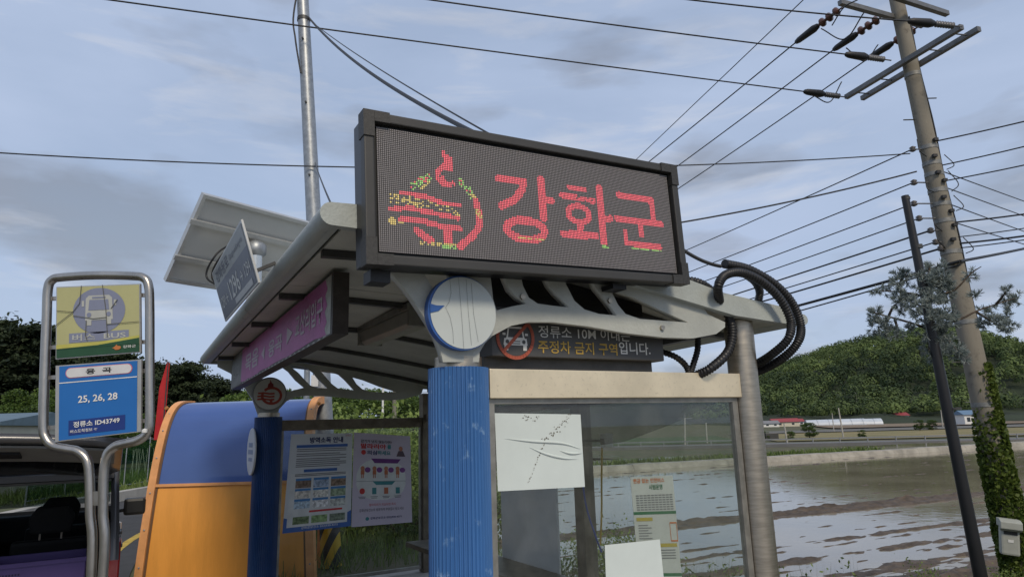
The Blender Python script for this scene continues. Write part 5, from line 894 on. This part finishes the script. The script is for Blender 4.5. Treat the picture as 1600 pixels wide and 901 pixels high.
# galvanised pole with striped foot
ga = depth(517, 870, 9.6); gt = depth(473, 0, 9.6); gdir = (gt - ga) / (gt[2] - ga[2]); gbase = ga - gdir * ga[2]; gtop = ga + gdir * (9.6 - ga[2])
gp = thing('steel_pole', 'tall galvanised steel pole with black and yellow striped foot behind the shelter', 'pole', gbase)
cone_pole(MB(), (0, 0, 0), gtop - gbase, .135, .088).build('shaft', m_galv, gp)
m_str = bpy.data.materials.new('hazard_stripes'); m_str.use_nodes = True; t = m_str.node_tree; bs = t.nodes['Principled BSDF']; bs.inputs['Roughness'].default_value = .5
tcn = t.nodes.new('ShaderNodeTexCoord'); sx_ = t.nodes.new('ShaderNodeSeparateXYZ'); ma = t.nodes.new('ShaderNodeMath'); ma.operation = 'MULTIPLY_ADD'; ma.inputs[1].default_value = -2.2; mb_ = t.nodes.new('ShaderNodeMath'); mb_.operation = 'MULTIPLY'; mb_.inputs[1].default_value = 2.3; mf = t.nodes.new('ShaderNodeMath'); mf.operation = 'FRACT'; mg = t.nodes.new('ShaderNodeMath'); mg.operation = 'GREATER_THAN'; mg.inputs[1].default_value = .5; mxn = t.nodes.new('ShaderNodeMix'); mxn.data_type = 'RGBA'; mxn.inputs[6].default_value = (.55, .36, .02, 1); mxn.inputs[7].default_value = (.02, .02, .02, 1)
t.links.new(tcn.outputs['Object'], sx_.inputs[0]); t.links.new(sx_.outputs[0], ma.inputs[0]); t.links.new(sx_.outputs[2], ma.inputs[2]); t.links.new(ma.outputs[0], mb_.inputs[0]); t.links.new(mb_.outputs[0], mf.inputs[0]); t.links.new(mf.outputs[0], mg.inputs[0]); t.links.new(mg.outputs[0], mxn.inputs[0]); t.links.new(mxn.outputs[2], bs.inputs['Base Color'])
cone_pole(MB(), gdir * .0, gdir * 1.02, .142, .137, 24).build('striped_sleeve', m_str, gp)
for z_ in (7.9, 6.8, 5.6, 4.4): q = gdir * z_; b = MB(); b.tube([(q[0] - .0, q[1] - .09, z_), (q[0], q[1] - .13, z_)], .016, 8); b.build('bolt', m_dark, gp)
q = gdir * 8.3; MB().tube([tuple(q - [0, 0, .03]), tuple(q + [0, 0, .03])], .103, 20).build('clamp', m_dark, gp)
b = MB(); q = gdir * 9.2; b.tube(spline([tuple(q + [.1, -.05, .4]), tuple(gdir * 8.4 + [-.12, -.1, 0]), tuple(gdir * 7.9 + [-.12, -.1, 0]), tuple(gdir * 7.3 + [-.06, -.1, 0])], 20), .014, 6); b.build('drop_cable', m_black, gp)
q = gdir * 2.45; b = MB(); b.box((q[0] - .07, q[1] - .128, 2.5), (.10, .008, .16)); b.build('label_plate', m_twhite, gp)
# slim lamp post, white far post
q = depth(480, 640, 13.5); b = MB(); b.tube([(0, 0, 0), (-.03, 0, 3.3)], [.065, .06], 12); o = b.build('grey_post', m_galv); o.location = (q[0], q[1], 0); tag(o, 'slim grey steel post beside the big striped pole', 'pole')
q = depth(598, 640, 40); b = MB(); b.tube([(0, 0, 0), (0, 0, 4.4)], [.07, .06], 8); o = b.build('white_post', m_twhite); o.location = (q[0], q[1], 0); tag(o, 'thin white post among the far trees seen under the roof', 'pole')
# concrete utility pole
m_cpole = rust_mat('pole_concrete', (.235, .212, .172), (.12, .105, .085), .55, .85, 0, 5., .15, (1, 1, .25))
UA = np.array([7.73, 11.0, -1.45]); UB = np.array([7.24, 11.0, 10.2]); ud = (UB - UA) / (UB[2] - UA[2])
def up(z, off=(0, 0, 0)): return UA + ud * (z - UA[2]) + np.array(off, float)
def ur(z): return .195 - .0072 * (z + 1.45)
upo = thing('utility_pole', 'leaning concrete utility pole with crossarms, ivy covered at its foot', 'utility pole', UA)
cone_pole(MB(), (0, 0, 0), UB - UA, .195, .111, 28).build('shaft', m_cpole, upo)
m_arm = mat('crossarm_steel', (.20, .20, .20), .5, .6, .25, 9.)
ZA, ZB = 7.95, 8.95
arms = [(onz(1322, 152, ZA), onz(1503, 42, ZA)), (onz(1347, 154, ZA), onz(1530, 45, ZA)), (onz(1312, 4, ZB), onz(1442, 40, ZB)), (onz(1388, -8, ZB + .05), onz(1480, 22, ZB + .05))]
for A, B in arms: MB().bar(tuple(A - UA), tuple(B - UA), .085, .085).build('crossarm', m_arm, upo)
b = MB()
for f in (.08, .3, .72, .92): b.tube([tuple(arms[0][0] * (1 - f) + arms[0][1] * f - UA), tuple(arms[1][0] * (1 - f) + arms[1][1] * f - UA)], .012, 6)
b.build('tie_rod', m_arm, upo)
for z_ in (6.35, 6.05, 5.85, 5.55, 5.3, 5.0, 4.45, 7.75, 3.25, 1.9): b = MB(); p_ = up(z_) - UA; b.tube([tuple(p_ - [0, 0, .035]), tuple(p_ + [0, 0, .035])], ur(z_) + .008, 24); b.build('band', mat('band_dull', (.26, .26, .25), .6, .5, .3, 20.), upo)
for z_, s_ in ((7.3, 1), (4.0, 1), (2.6, -1), (6.9, -1)): b = MB(); p_ = up(z_) - UA; b.tube([tuple(p_ + [s_ * ur(z_), 0, 0]), tuple(p_ + [s_ * (ur(z_) + .2), 0, .0])], .011, 6); b.build('step_bolt', m_dark, upo)
b = MB(); b.tube([tuple(up(z_, (ur(z_) * .9 + .012 * math.sin(z_ * 3), -ur(z_) * .5, 0)) - UA) for z_ in np.linspace(3.2, 8.9, 24)], .013, 6); b.build('earth_wire', m_black, upo)
m_porc = mat('brown_porcelain', (.10, .045, .035), .2, 0, .1, 5.); m_gporc = mat('grey_porcelain', (.15, .15, .16), .3, 0, .1, 5.); m_clamp = mat('clamp_black', (.02, .02, .022), .5)
def strain(A, B, kind):
    """strain insulator from arm point A along to B: bells then a clamp body"""
    A = np.array(A) - UA; B = np.array(B) - UA; d = B - A; b = MB()
    if kind == 'bell': prof = [(0, .015), (.06, .015)] + sum([[(.07 + .14 * k, .03), (.10 + .14 * k, .085), (.13 + .14 * k, .085), (.14 + .14 * k, .035), (.185 + .14 * k, .03)] for k in range(3)], [])
    else: prof = [(0, .012), (.15, .012)] + sum([[(.16 + .05 * k, .03), (.175 + .05 * k, .055), (.20 + .05 * k, .03)] for k in range(7)], [])
    e = prof[-1][0]; b.tube([tuple(A + d * f) for f, _ in prof], [r_ for _, r_ in prof], 12); b.build('insulator', m_porc if kind == 'bell' else m_gporc, upo)
    b = MB(); b.tube([tuple(A + d * f) for f in (e, e + .03, e + .12, .9, .97, 1)], [.02, .05, .075, .06, .04, .012], 10); b.build('strain_clamp', m_clamp, upo)
FP = np.array([-9.7, 54., 0])          # next pole down the line
STARTS = [(onz(1316, 12, ZB), (1262, 62)), (onz(1378, 26, ZB), (1303, 92)), (onz(1435, 42, ZB), (1378, 90))]
lines_b = []
def toward(A, tgt, ln): d = np.array(tgt) - A; return A + d / np.linalg.norm(d) * ln
far_pts = [FP + [-.9, 0, 9.3], FP + [0, 0, 9.3], FP + [.9, 0, 9.3]]
for (A, _), T_p in zip(STARTS, far_pts): e = toward(A, T_p - np.array([0, 0, 1.2]), 1.15); strain(A, e, 'bell'); lines_b.append((e, T_p, .9))
for k, (z0_, sx0_, ln_) in enumerate(((6.5, -1, .35), (6.2, 1, .3), (5.9, 1, .4), (5.75, -1, .25), (5.45, 1, .3), (5.2, -1, .4), (4.95, -1, .45), (4.7, 1, .3))):
    a_ = up(z0_, (sx0_ * (ur(z0_) + .07), -.06, 0)) - UA; c_ = up(z0_ - ln_, (sx0_ * (ur(z0_) + .01), -.12, 0)) - UA; m_ = (a_ + c_) / 2 + [sx0_ * .09, -.07, -.08]
    MB().tube(spline([a_, m_, c_], 14), .008, 6).build('jumper_loop', m_clamp, upo)
    MB().box(tuple(up(z0_ - .06, (-sx0_ * .04, -ur(z0_) - .03, 0)) - UA), (.07, .06, .05)).build('bolt_clamp', m_clamp, upo)
for (pA, pB, dz_) in (((1283, 45), (1350, 20), -.35), ((1322, 75), (1372, 70), -.3), ((1272, 150), (1315, 128), -.28), ((1340, 0), (1300, 40), .1)):
    a_ = onz(*pA, ZA + .55 if pA[1] < 100 else ZA) - UA; c_ = onz(*pB, ZA + .5 if pA[1] < 100 else ZA + .3) - UA; MB().tube(spline([a_, (a_ + c_) / 2 + [0, 0, dz_], c_], 18), .011, 6).build('jumper_loop', m_clamp, upo)
# wires W1..W3 leaving along the lower arms, left and towards the road
def ext(A, E, k=1.6): return np.array(A) + (np.array(E) - np.array(A)) * k
W = [(arms[0][0], (195, 0), 1.0), ((arms[0][0] + arms[0][1]) / 2 + [-.12, 0, .1], (695, 0), .9), (arms[0][1], (1105, 0), .8)]
lines_w = []
for A, (ex_, ey_), sg in W:
    E = onz(ex_, ey_, ZA + .1); e = toward(A, E, 1.0); strain(A, e, 'poly'); lines_w.append((e, ext(e, E, 1.5), sg))
m_wire = mat('wire_black', (.022, .022, .024), .5)
def wire(A, B, sg, r_, label, group=None, name='power_line', bumps=False):
    A = np.array(A, float); B = np.array(B, float); n = 36; b = MB(); pts = [(B - A) * k / n + np.array([0, 0, -4 * sg * (k / n) * (1 - k / n)]) for k in range(n + 1)]
    b.tube([tuple(p_) for p_ in pts], r_, 6); o = b.build(name, m_wire); o.location = A; return tag(o, label, 'power line', group)
for A, B, sg in lines_b: wire(A, B, sg, .013, 'black power line from the top crossarm running off behind the led sign', 'lines down the road')
for (A, B, sg), lab in zip(lines_w, ('power line from the far arm end crossing the whole sky over the led sign', 'power line from the middle of the lower crossarms over the sky', 'power line from the near end of the lower crossarms')): wire(A, B, .04, .012, lab)
for (px, py), zf, r_ in (((1426, 233), 7.4, .011), ((1428, 285), 6.7, .011), ((1428, 318), 6.2, .011), ((1436, 341), 5.8, .011), ((1454, 360), 5.5, .016), ((1462, 378), 5.3, .012), ((1470, 388), 5.1, .018)):
    A = depth(px, py, 10.95); wire(A, FP + [0, -.15, zf + .3], .55, r_, 'low line from the concrete pole running off behind the roof corner', 'low lines down the road')
    b = MB(); A2 = A - UA; b.tube([tuple(A2 + [.0, 0, .05]), tuple(A2 + [0, 0, .025]), tuple(A2 + [0, 0, 0]), tuple(A2 + [0, 0, -.03]), tuple(A2 + [0, 0, -.05])], [.02, .055, .03, .055, .02], 10); b.build('spool_insulator', mat('spool_dark', (.11, .10, .095), .35, 0, .3, 30.), upo); pc_ = up(A[2]) - UA; b = MB(); b.tube([tuple(A2), tuple(pc_)], .012, 6); b.build('spool_arm', m_arm, upo)
A = depth(1422, 240, 10.9); E = onz(0, 197, A[2] + .0); wire(A, ext(A, E, 1.4), .5, .010, 'thin line crossing level behind the led sign to the far left')
A = depth(1432, 268, 10.9); E = gbase + gdir * 4.25 + [.1, 0, 0]; wire(A, E, .25, .014, 'twisted service cable from the concrete pole to the galvanised pole')
A = onz(1270, -14, 11.); E = onz(985, 258, 11.); wire(ext(E, A, 1.2), ext(A, E, 1.6), .0, .012, 'very thin high wire slanting up behind the led sign')
for k, ((px, py), (qx, qy), r_) in enumerate((((1456, 222), (1600, 183), .012), ((1468, 259), (1600, 222), .011), ((1474, 283), (1600, 251), .011))):
    A = depth(px, py, 10.95); E = onz(qx, qy, A[2] + .05); wire(A, ext(A, E, 4), .1, r_, 'line leaving the concrete pole upward to the right', 'lines rising to the right')
for k, ((px, py), (qx, qy)) in enumerate((((1468, 266), (1600, 311)), ((1470, 290), (1600, 334)), ((1476, 316), (1600, 358)), ((1484, 345), (1600, 378)))):
    A = depth(px, py, 11.05); E = depth(qx, qy, 14.5); wire(A, ext(A, E, 6), .1, .010, 'line leaving the concrete pole downward to the right over the hill', 'lines falling to the right')
for k, ((px, py), (qx, qy), r_) in enumerate((((1484, 348), (1600, 326), .014), ((1488, 371), (1600, 348), .009), ((1490, 381), (1600, 360), .016), ((1492, 388), (1600, 366), .01))):
    A = depth(px, py, 10.95); E = onz(qx, qy, A[2] + .02); wire(A, ext(A, E, 4), .12, r_, 'communication cable leaving the concrete pole to the right', 'communication cables')
A = onz(1600, 385, 5.15); M_ = depth(1500, 408, 10.75); E = FP + [.1, -.3, 5.2]; wire(ext(M_, A, 3), M_, .05, .028, 'thick black cable bundle coming to the concrete pole from the right'); wire(M_, E, .6, .028, 'thick black cable bundle sagging past the black post to the far pole')
wire(M_ + [0, 0, -.06], E + [0, 0, -.25], .75, .014, 'slimmer cable hung just under the thick bundle')
# far pole down the line
fpo = thing('utility_pole', 'distant concrete utility pole glimpsed under the shelter roof', 'utility pole', FP); b = MB(); cone_pole(b, (0, 0, 0), (0, 0, 9.8), .19, .11, 14); b.build('shaft', m_cpole, fpo); MB().bar((-1.2, 0, 9.2), (1.2, 0, 9.2), .1, .1).build('crossarm', m_arm, fpo)
# black post beside it, with clamp
BA = depth(1533, 905, 9.0); BT = depth(1414, 306, 9.0); bdir = (BT - BA) / (BT[2] - BA[2]); bb0 = BA + bdir * (gxy(BA[0], BA[1]) - .3 - BA[2])
bpo = thing('black_post', 'slim black steel post leaning beside the concrete utility pole', 'post', bb0); cone_pole(MB(), (0, 0, 0), BT - bb0, .085, .05, 20).build('shaft', mat('post_black', (.017, .017, .019), .4, 0, .2, 6.), bpo)
q = depth(1416, 312, 9.0) - bb0; MB().tube([tuple(q), tuple(q + bdir * .035)], .054, 20).build('cap', m_dark, bpo); q = depth(1492, 640, 9.) - bb0; MB().tube([tuple(q), tuple(q + bdir * .03)], .078, 20).build('joint_ring', m_dark, bpo)
q = depth(1434, 388, 9.) - bb0; MB().tube([tuple(q), tuple(q + bdir * .05)], .066, 20).build('clamp', m_dark, bpo)
# meter box on the pole
mx0 = depth(1573, 840, 10.75); mt = thing('meter_box', 'pale grey meter box with rain hood on the ivy covered pole', 'meter box', mx0 - [0, 0, .25], R(-22)); mt.rotation_euler = (0, R(7), R(-22)); m_box = mat('meter_grey', (.36, .37, .33), .5, 0, .15, 6.)
b = MB(); b.box((0, 0, .23), (.24, .16, .44)); b.build('housing', m_box, mt, bevel=.03); b = MB(); b.prism([(-.16, .40), (-.16, .50), (-.06, .535), (.09, .535), (.09, .42), (-.08, .42), (-.10, .36)], lambda a, c, t: (t, a, c), -.14, .14); b.build('rain_hood', m_box, mt, bevel=.012)
b = MB(); b.box((0, -.083, .36), (.17, .01, .09)); b.build('window', mat('meter_window', (.05, .05, .05), .15), mt); b = MB(); b.box((.0, -.083, .22), (.07, .006, .04)); b.build('label_plate', m_twhite, mt); b = MB(); b.box((.02, .13, .25), (.05, .12, .3)); b.build('mount', m_dark, mt)
# ivy on the pole
n = 13000; zz = -1.2 + 3.75 * rng.random(n) ** 1.05; full_ = np.clip((1.9 - zz) / 1.2, 0, 1); an = np.where(rng.random(n) < full_, rng.uniform(0, 2 * math.pi, n), rng.normal(-.35, .5, n)); rr = np.array([ur(z) for z in zz]) + rng.uniform(.003, .045, n) * (1 + full_ * .4)
C = np.stack([UA[0] + ud[0] * (zz - UA[2]) + rr * np.cos(an), UA[1] + rr * np.sin(an), zz], 1) - UA
iv = cloud_mesh('ivy', leaf_quads(C, .058, 1.1, .1), np.clip(rng.normal(.45, .2, n), 0, 1), leaf_mat('ivy_leaf', (.035, .065, .01), (.17, .22, .04), .35)); iv.location = UA; tag(iv, 'green ivy climbing the lower part of the concrete utility pole', 'ivy', kind='stuff')

# ================================================================== sparse silvery pine behind the black post
PD = 9.3; c6 = lambda x, y: (1340 + x / 4.292, 390 + y / 4.292)
def pnt(x, y, dd=0.): return depth(*c6(x, y), PD + dd)
t0 = depth(1512, 800, PD); pbase = np.array([t0[0], t0[1], gxy(t0[0], t0[1]) - .2]); pt_ = thing('pine_tree', 'sparse silvery grey pine rising behind the black post', 'tree', pbase)
tk = [np.zeros(3)] + [depth(px, py, PD) - pbase for px, py in ((1512, 800), (1487, 680), (1466, 570), (1452, 480), (1452, 415))]
b = MB(); b.tube(spline(tk, 20), [.06 - .0022 * k for k in range(21)], 8); b.build('trunk', m_bark, pt_)
brs = [[(490, 320), (300, 285), (130, 275)], [(500, 540), (340, 485), (165, 437), (110, 420)], [(540, 520), (700, 460), (800, 410), (930, 365), (1060, 325)], [(540, 300), (650, 270), (760, 160), (830, 112)], [(480, 400), (380, 360), (280, 330)], [(800, 420), (900, 480), (970, 525)], [(545, 560), (480, 640), (490, 700)], [(560, 560), (640, 640), (680, 700)], [(270, 260), (300, 190), (350, 130)], [(490, 330), (500, 200), (530, 120)], [(930, 365), (975, 310), (995, 280)], [(210, 440), (240, 380), (280, 350)], [(250, 470), (270, 540), (265, 590)]]
for l in brs:
    dd = random.uniform(-.35, .35); P_ = [pnt(x, y, dd * k / max(1, len(l) - 1)) - pbase for k, (x, y) in enumerate(l)]; b = MB(); b.tube(spline(P_, 12), [.02 - .0012 * k for k in range(13)], 6); b.build('limb', m_bark, pt_)
blobs = [(300, 175, 60), (260, 220, 40), (120, 275, 28), (170, 280, 24), (280, 330, 66), (340, 330, 50), (500, 150, 78), (560, 180, 78), (450, 210, 66), (600, 220, 50), (520, 250, 78), (590, 280, 55), (480, 330, 55), (540, 370, 55), (400, 380, 66), (300, 400, 38), (440, 430, 62), (110, 430, 48), (130, 490, 66), (200, 520, 66), (260, 560, 38), (370, 530, 32), (540, 450, 75), (610, 450, 66), (520, 520, 85), (560, 580, 66), (480, 600, 45), (650, 690, 52), (500, 690, 34), (600, 640, 50), (690, 720, 40), (770, 165, 40), (790, 310, 24), (990, 285, 32), (1010, 350, 55), (1070, 325, 38), (860, 420, 48), (860, 480, 55), (930, 470, 48), (990, 450, 52), (1010, 500, 38), (970, 545, 28)]
Qs = []; Ts = []
for x, y, r_ in blobs:
    c = pnt(x, y, random.uniform(-.55, .25)) - pbase; rw = r_ / 4.292 * PD / 1063 * .9; nt_2 = max(7, int((r_ / 9) ** 2 * .52))
    for _ in range(nt_2):
        tc_ = c + rng.normal(size=3) * rw * .48; ax = tc_ - c + [0, 0, rw * .4] + rng.normal(size=3) * .02; ax /= np.linalg.norm(ax) + 1e-6; k = 26
        d = ax + rng.normal(size=(k, 3)) * .62; d /= np.linalg.norm(d, axis=1)[:, None]; ln = rng.uniform(.05, .085, k)[:, None]; sd_ = np.cross(d, rng.normal(size=(k, 3))); sd_ /= np.linalg.norm(sd_, axis=1)[:, None]; sd_ *= .0042
        Qs.append(np.stack([tc_ - sd_, tc_ + sd_, tc_ + d * ln + sd_ * .6, tc_ + d * ln - sd_ * .6], 1)); Ts.append(np.clip(rng.normal(.5, .2, k), 0, 1))
cloud_mesh('needles', np.concatenate(Qs), np.concatenate(Ts), leaf_mat('silver_needles', (.11, .135, .125), (.36, .41, .39), .2, .6), pt_)

# ================================================================== far fields: poles, greenhouses, houses
def far_pole(px, py0, py1, D, lean, label, r_=.16, arm=False):
    a = depth(px, py0, D); z0 = min(gxy(a[0], a[1]), a[2]); top = depth(px + lean, py1, D); t = thing('utility_pole', label, 'utility pole', (a[0], a[1], z0), 0, 'far field poles'); b = MB(); b.tube([(0, 0, -.1), (top[0] - a[0], 0, top[2] - z0)], [r_, r_ * .7], 8); b.build('shaft', m_conc, t)
    if arm: MB().bar((top[0] - a[0] - 1.1, 0, top[2] - z0 - .8), (top[0] - a[0] + 1.1, 0, top[2] - z0 - .8), .12, .12).build('crossarm', m_arm, t)
for px, y0, y1, D, ln, ar in ((1230, 690, 661, 100, -5, 0), (1318, 683, 637, 110, -8, 0), (1302, 665, 645, 170, -2, 0), (1472, 660, 640, 170, -2, 0), (1527, 668, 622, 150, -12, 1), (1337, 622, 613, 330, 0, 0), (1070, 690, 645, 105, 0, 1), (1105, 692, 660, 110, -2, 0)): far_pole(px, y0, y1, D, ln, 'distant pole standing in the fields before the forested hill', .14, ar)
def greenhouse(px, D, ln, rz, label):
    a = depth(px, 668, D); t = thing('greenhouse', label, 'greenhouse', (a[0], a[1], gxy(a[0], a[1])), rz, 'plastic greenhouses'); arcp = [(3 * math.cos(t_), 2.5 * math.sin(t_)) for t_ in np.linspace(0, math.pi, 13)]; b = MB(); b.prism(arcp, lambda p_, q_, s_: (s_, p_, q_), -ln / 2, ln / 2); b.build('plastic_cover', mat('greenhouse_film', (.50, .54, .58), .3, 0, .12, .4), t)
    for k in range(int(ln / 4) + 1): b = MB(); b.tube([(-ln / 2 + k * 4, p_ * 1.01, q_ * 1.01) for p_, q_ in arcp], .06, 5); b.build('hoop', m_galv, t)
greenhouse(1305, 262, 21, R(-12), 'long grey plastic greenhouse tunnel in the far field'); greenhouse(1362, 262, 7, R(-12), 'short bright plastic greenhouse tunnel next to the long one')
def house(px, py, D, wd, dp, h, mw, mr, label, rz=0.):
    a = depth(px, py, D); t = thing('farm_house', label, 'house', (a[0], a[1], gxy(a[0], a[1])), rz); b = MB(); b.box2((-wd / 2, 0, -.3), (wd / 2, dp, h)); b.build('wall', mw, t); b = MB(); b.prism([(-.5, h), (dp + .5, h), (dp / 2, h + dp * .28)], lambda p_, q_, s_: (s_, p_, q_), -wd / 2 - .4, wd / 2 + .4); b.build('roof', mr, t)
    for k in (-1, 1): b = MB(); b.box2((k * wd * .25 - .5, -.05, h * .35), (k * wd * .25 + .5, -.001, h * .75)); b.build('window', MATS['window_dark'], t)
m_rred = mat('roof_red', (.30, .05, .055), .6, 0, .2, 2.)
house(1230, 668, 265, 10, 5, 1.7, MATS['cream_wall'], m_rred, 'red roofed farm house at the foot of the far hill'); house(1206, 670, 262, 6, 4, 1.3, m_twhite, mat('roof_grey', (.2, .2, .21), .6), 'small white shed beside the red roofed farm house'); house(1250, 672, 275, 4, 4, 1.5, m_twhite, m_rred, 'tiny outbuilding with red roof behind the farm house')
house(1520, 655, 210, 5, 5, 3.2, m_twhite, mat('roof_blue_far', (.12, .2, .3), .6), 'white house half hidden behind the concrete pole'); house(1410, 640, 300, 5, 5, 2.6, m_twhite, m_rred, 'lone white hut on the forest edge'); house(640, 665, 85, 5, 5, 4.0, m_twhite, MATS['roof_grey'], 'white house among trees seen through the poster panel')
q = onz(1205, 682, -.9); b = MB(); b.box2((-1.1, -.5, 0), (1.1, .5, 1.2)); o = b.build('dark_tank', m_dark, bevel=.08); o.location = (q[0], q[1], gxy(q[0], q[1])); tag(o, 'small dark tank standing by the far road', 'tank')
# cables to the led sign
A = gbase + gdir * 8.3 + [.1, -.05, 0]; E = wor(lp(-.16, FH + .0, .1)); wire(A, E, .16, .016, 'black supply cable drooping from the galvanised pole to the led sign top', name='supply_cable'); wire(A + [0, 0, -.03], E + [.05, 0, .0], .06, .006, 'hair thin wire beside the led supply cable', name='supply_cable')
A = wor(ony(1064, 388, -.1)); E = wor(ony(1127, 416, -.2)); wire(A, E, .02, .012, 'short black cable from the led sign edge to the conduits', name='supply_cable')
A = gbase + gdir * 5.8 + [.09, -.09, 0]; E = wor((-.62, .15, 2.86)); wire(A, E, .03, .008, 'striped thin cord from the steel pole down to the roof lip', name='guy_cord')
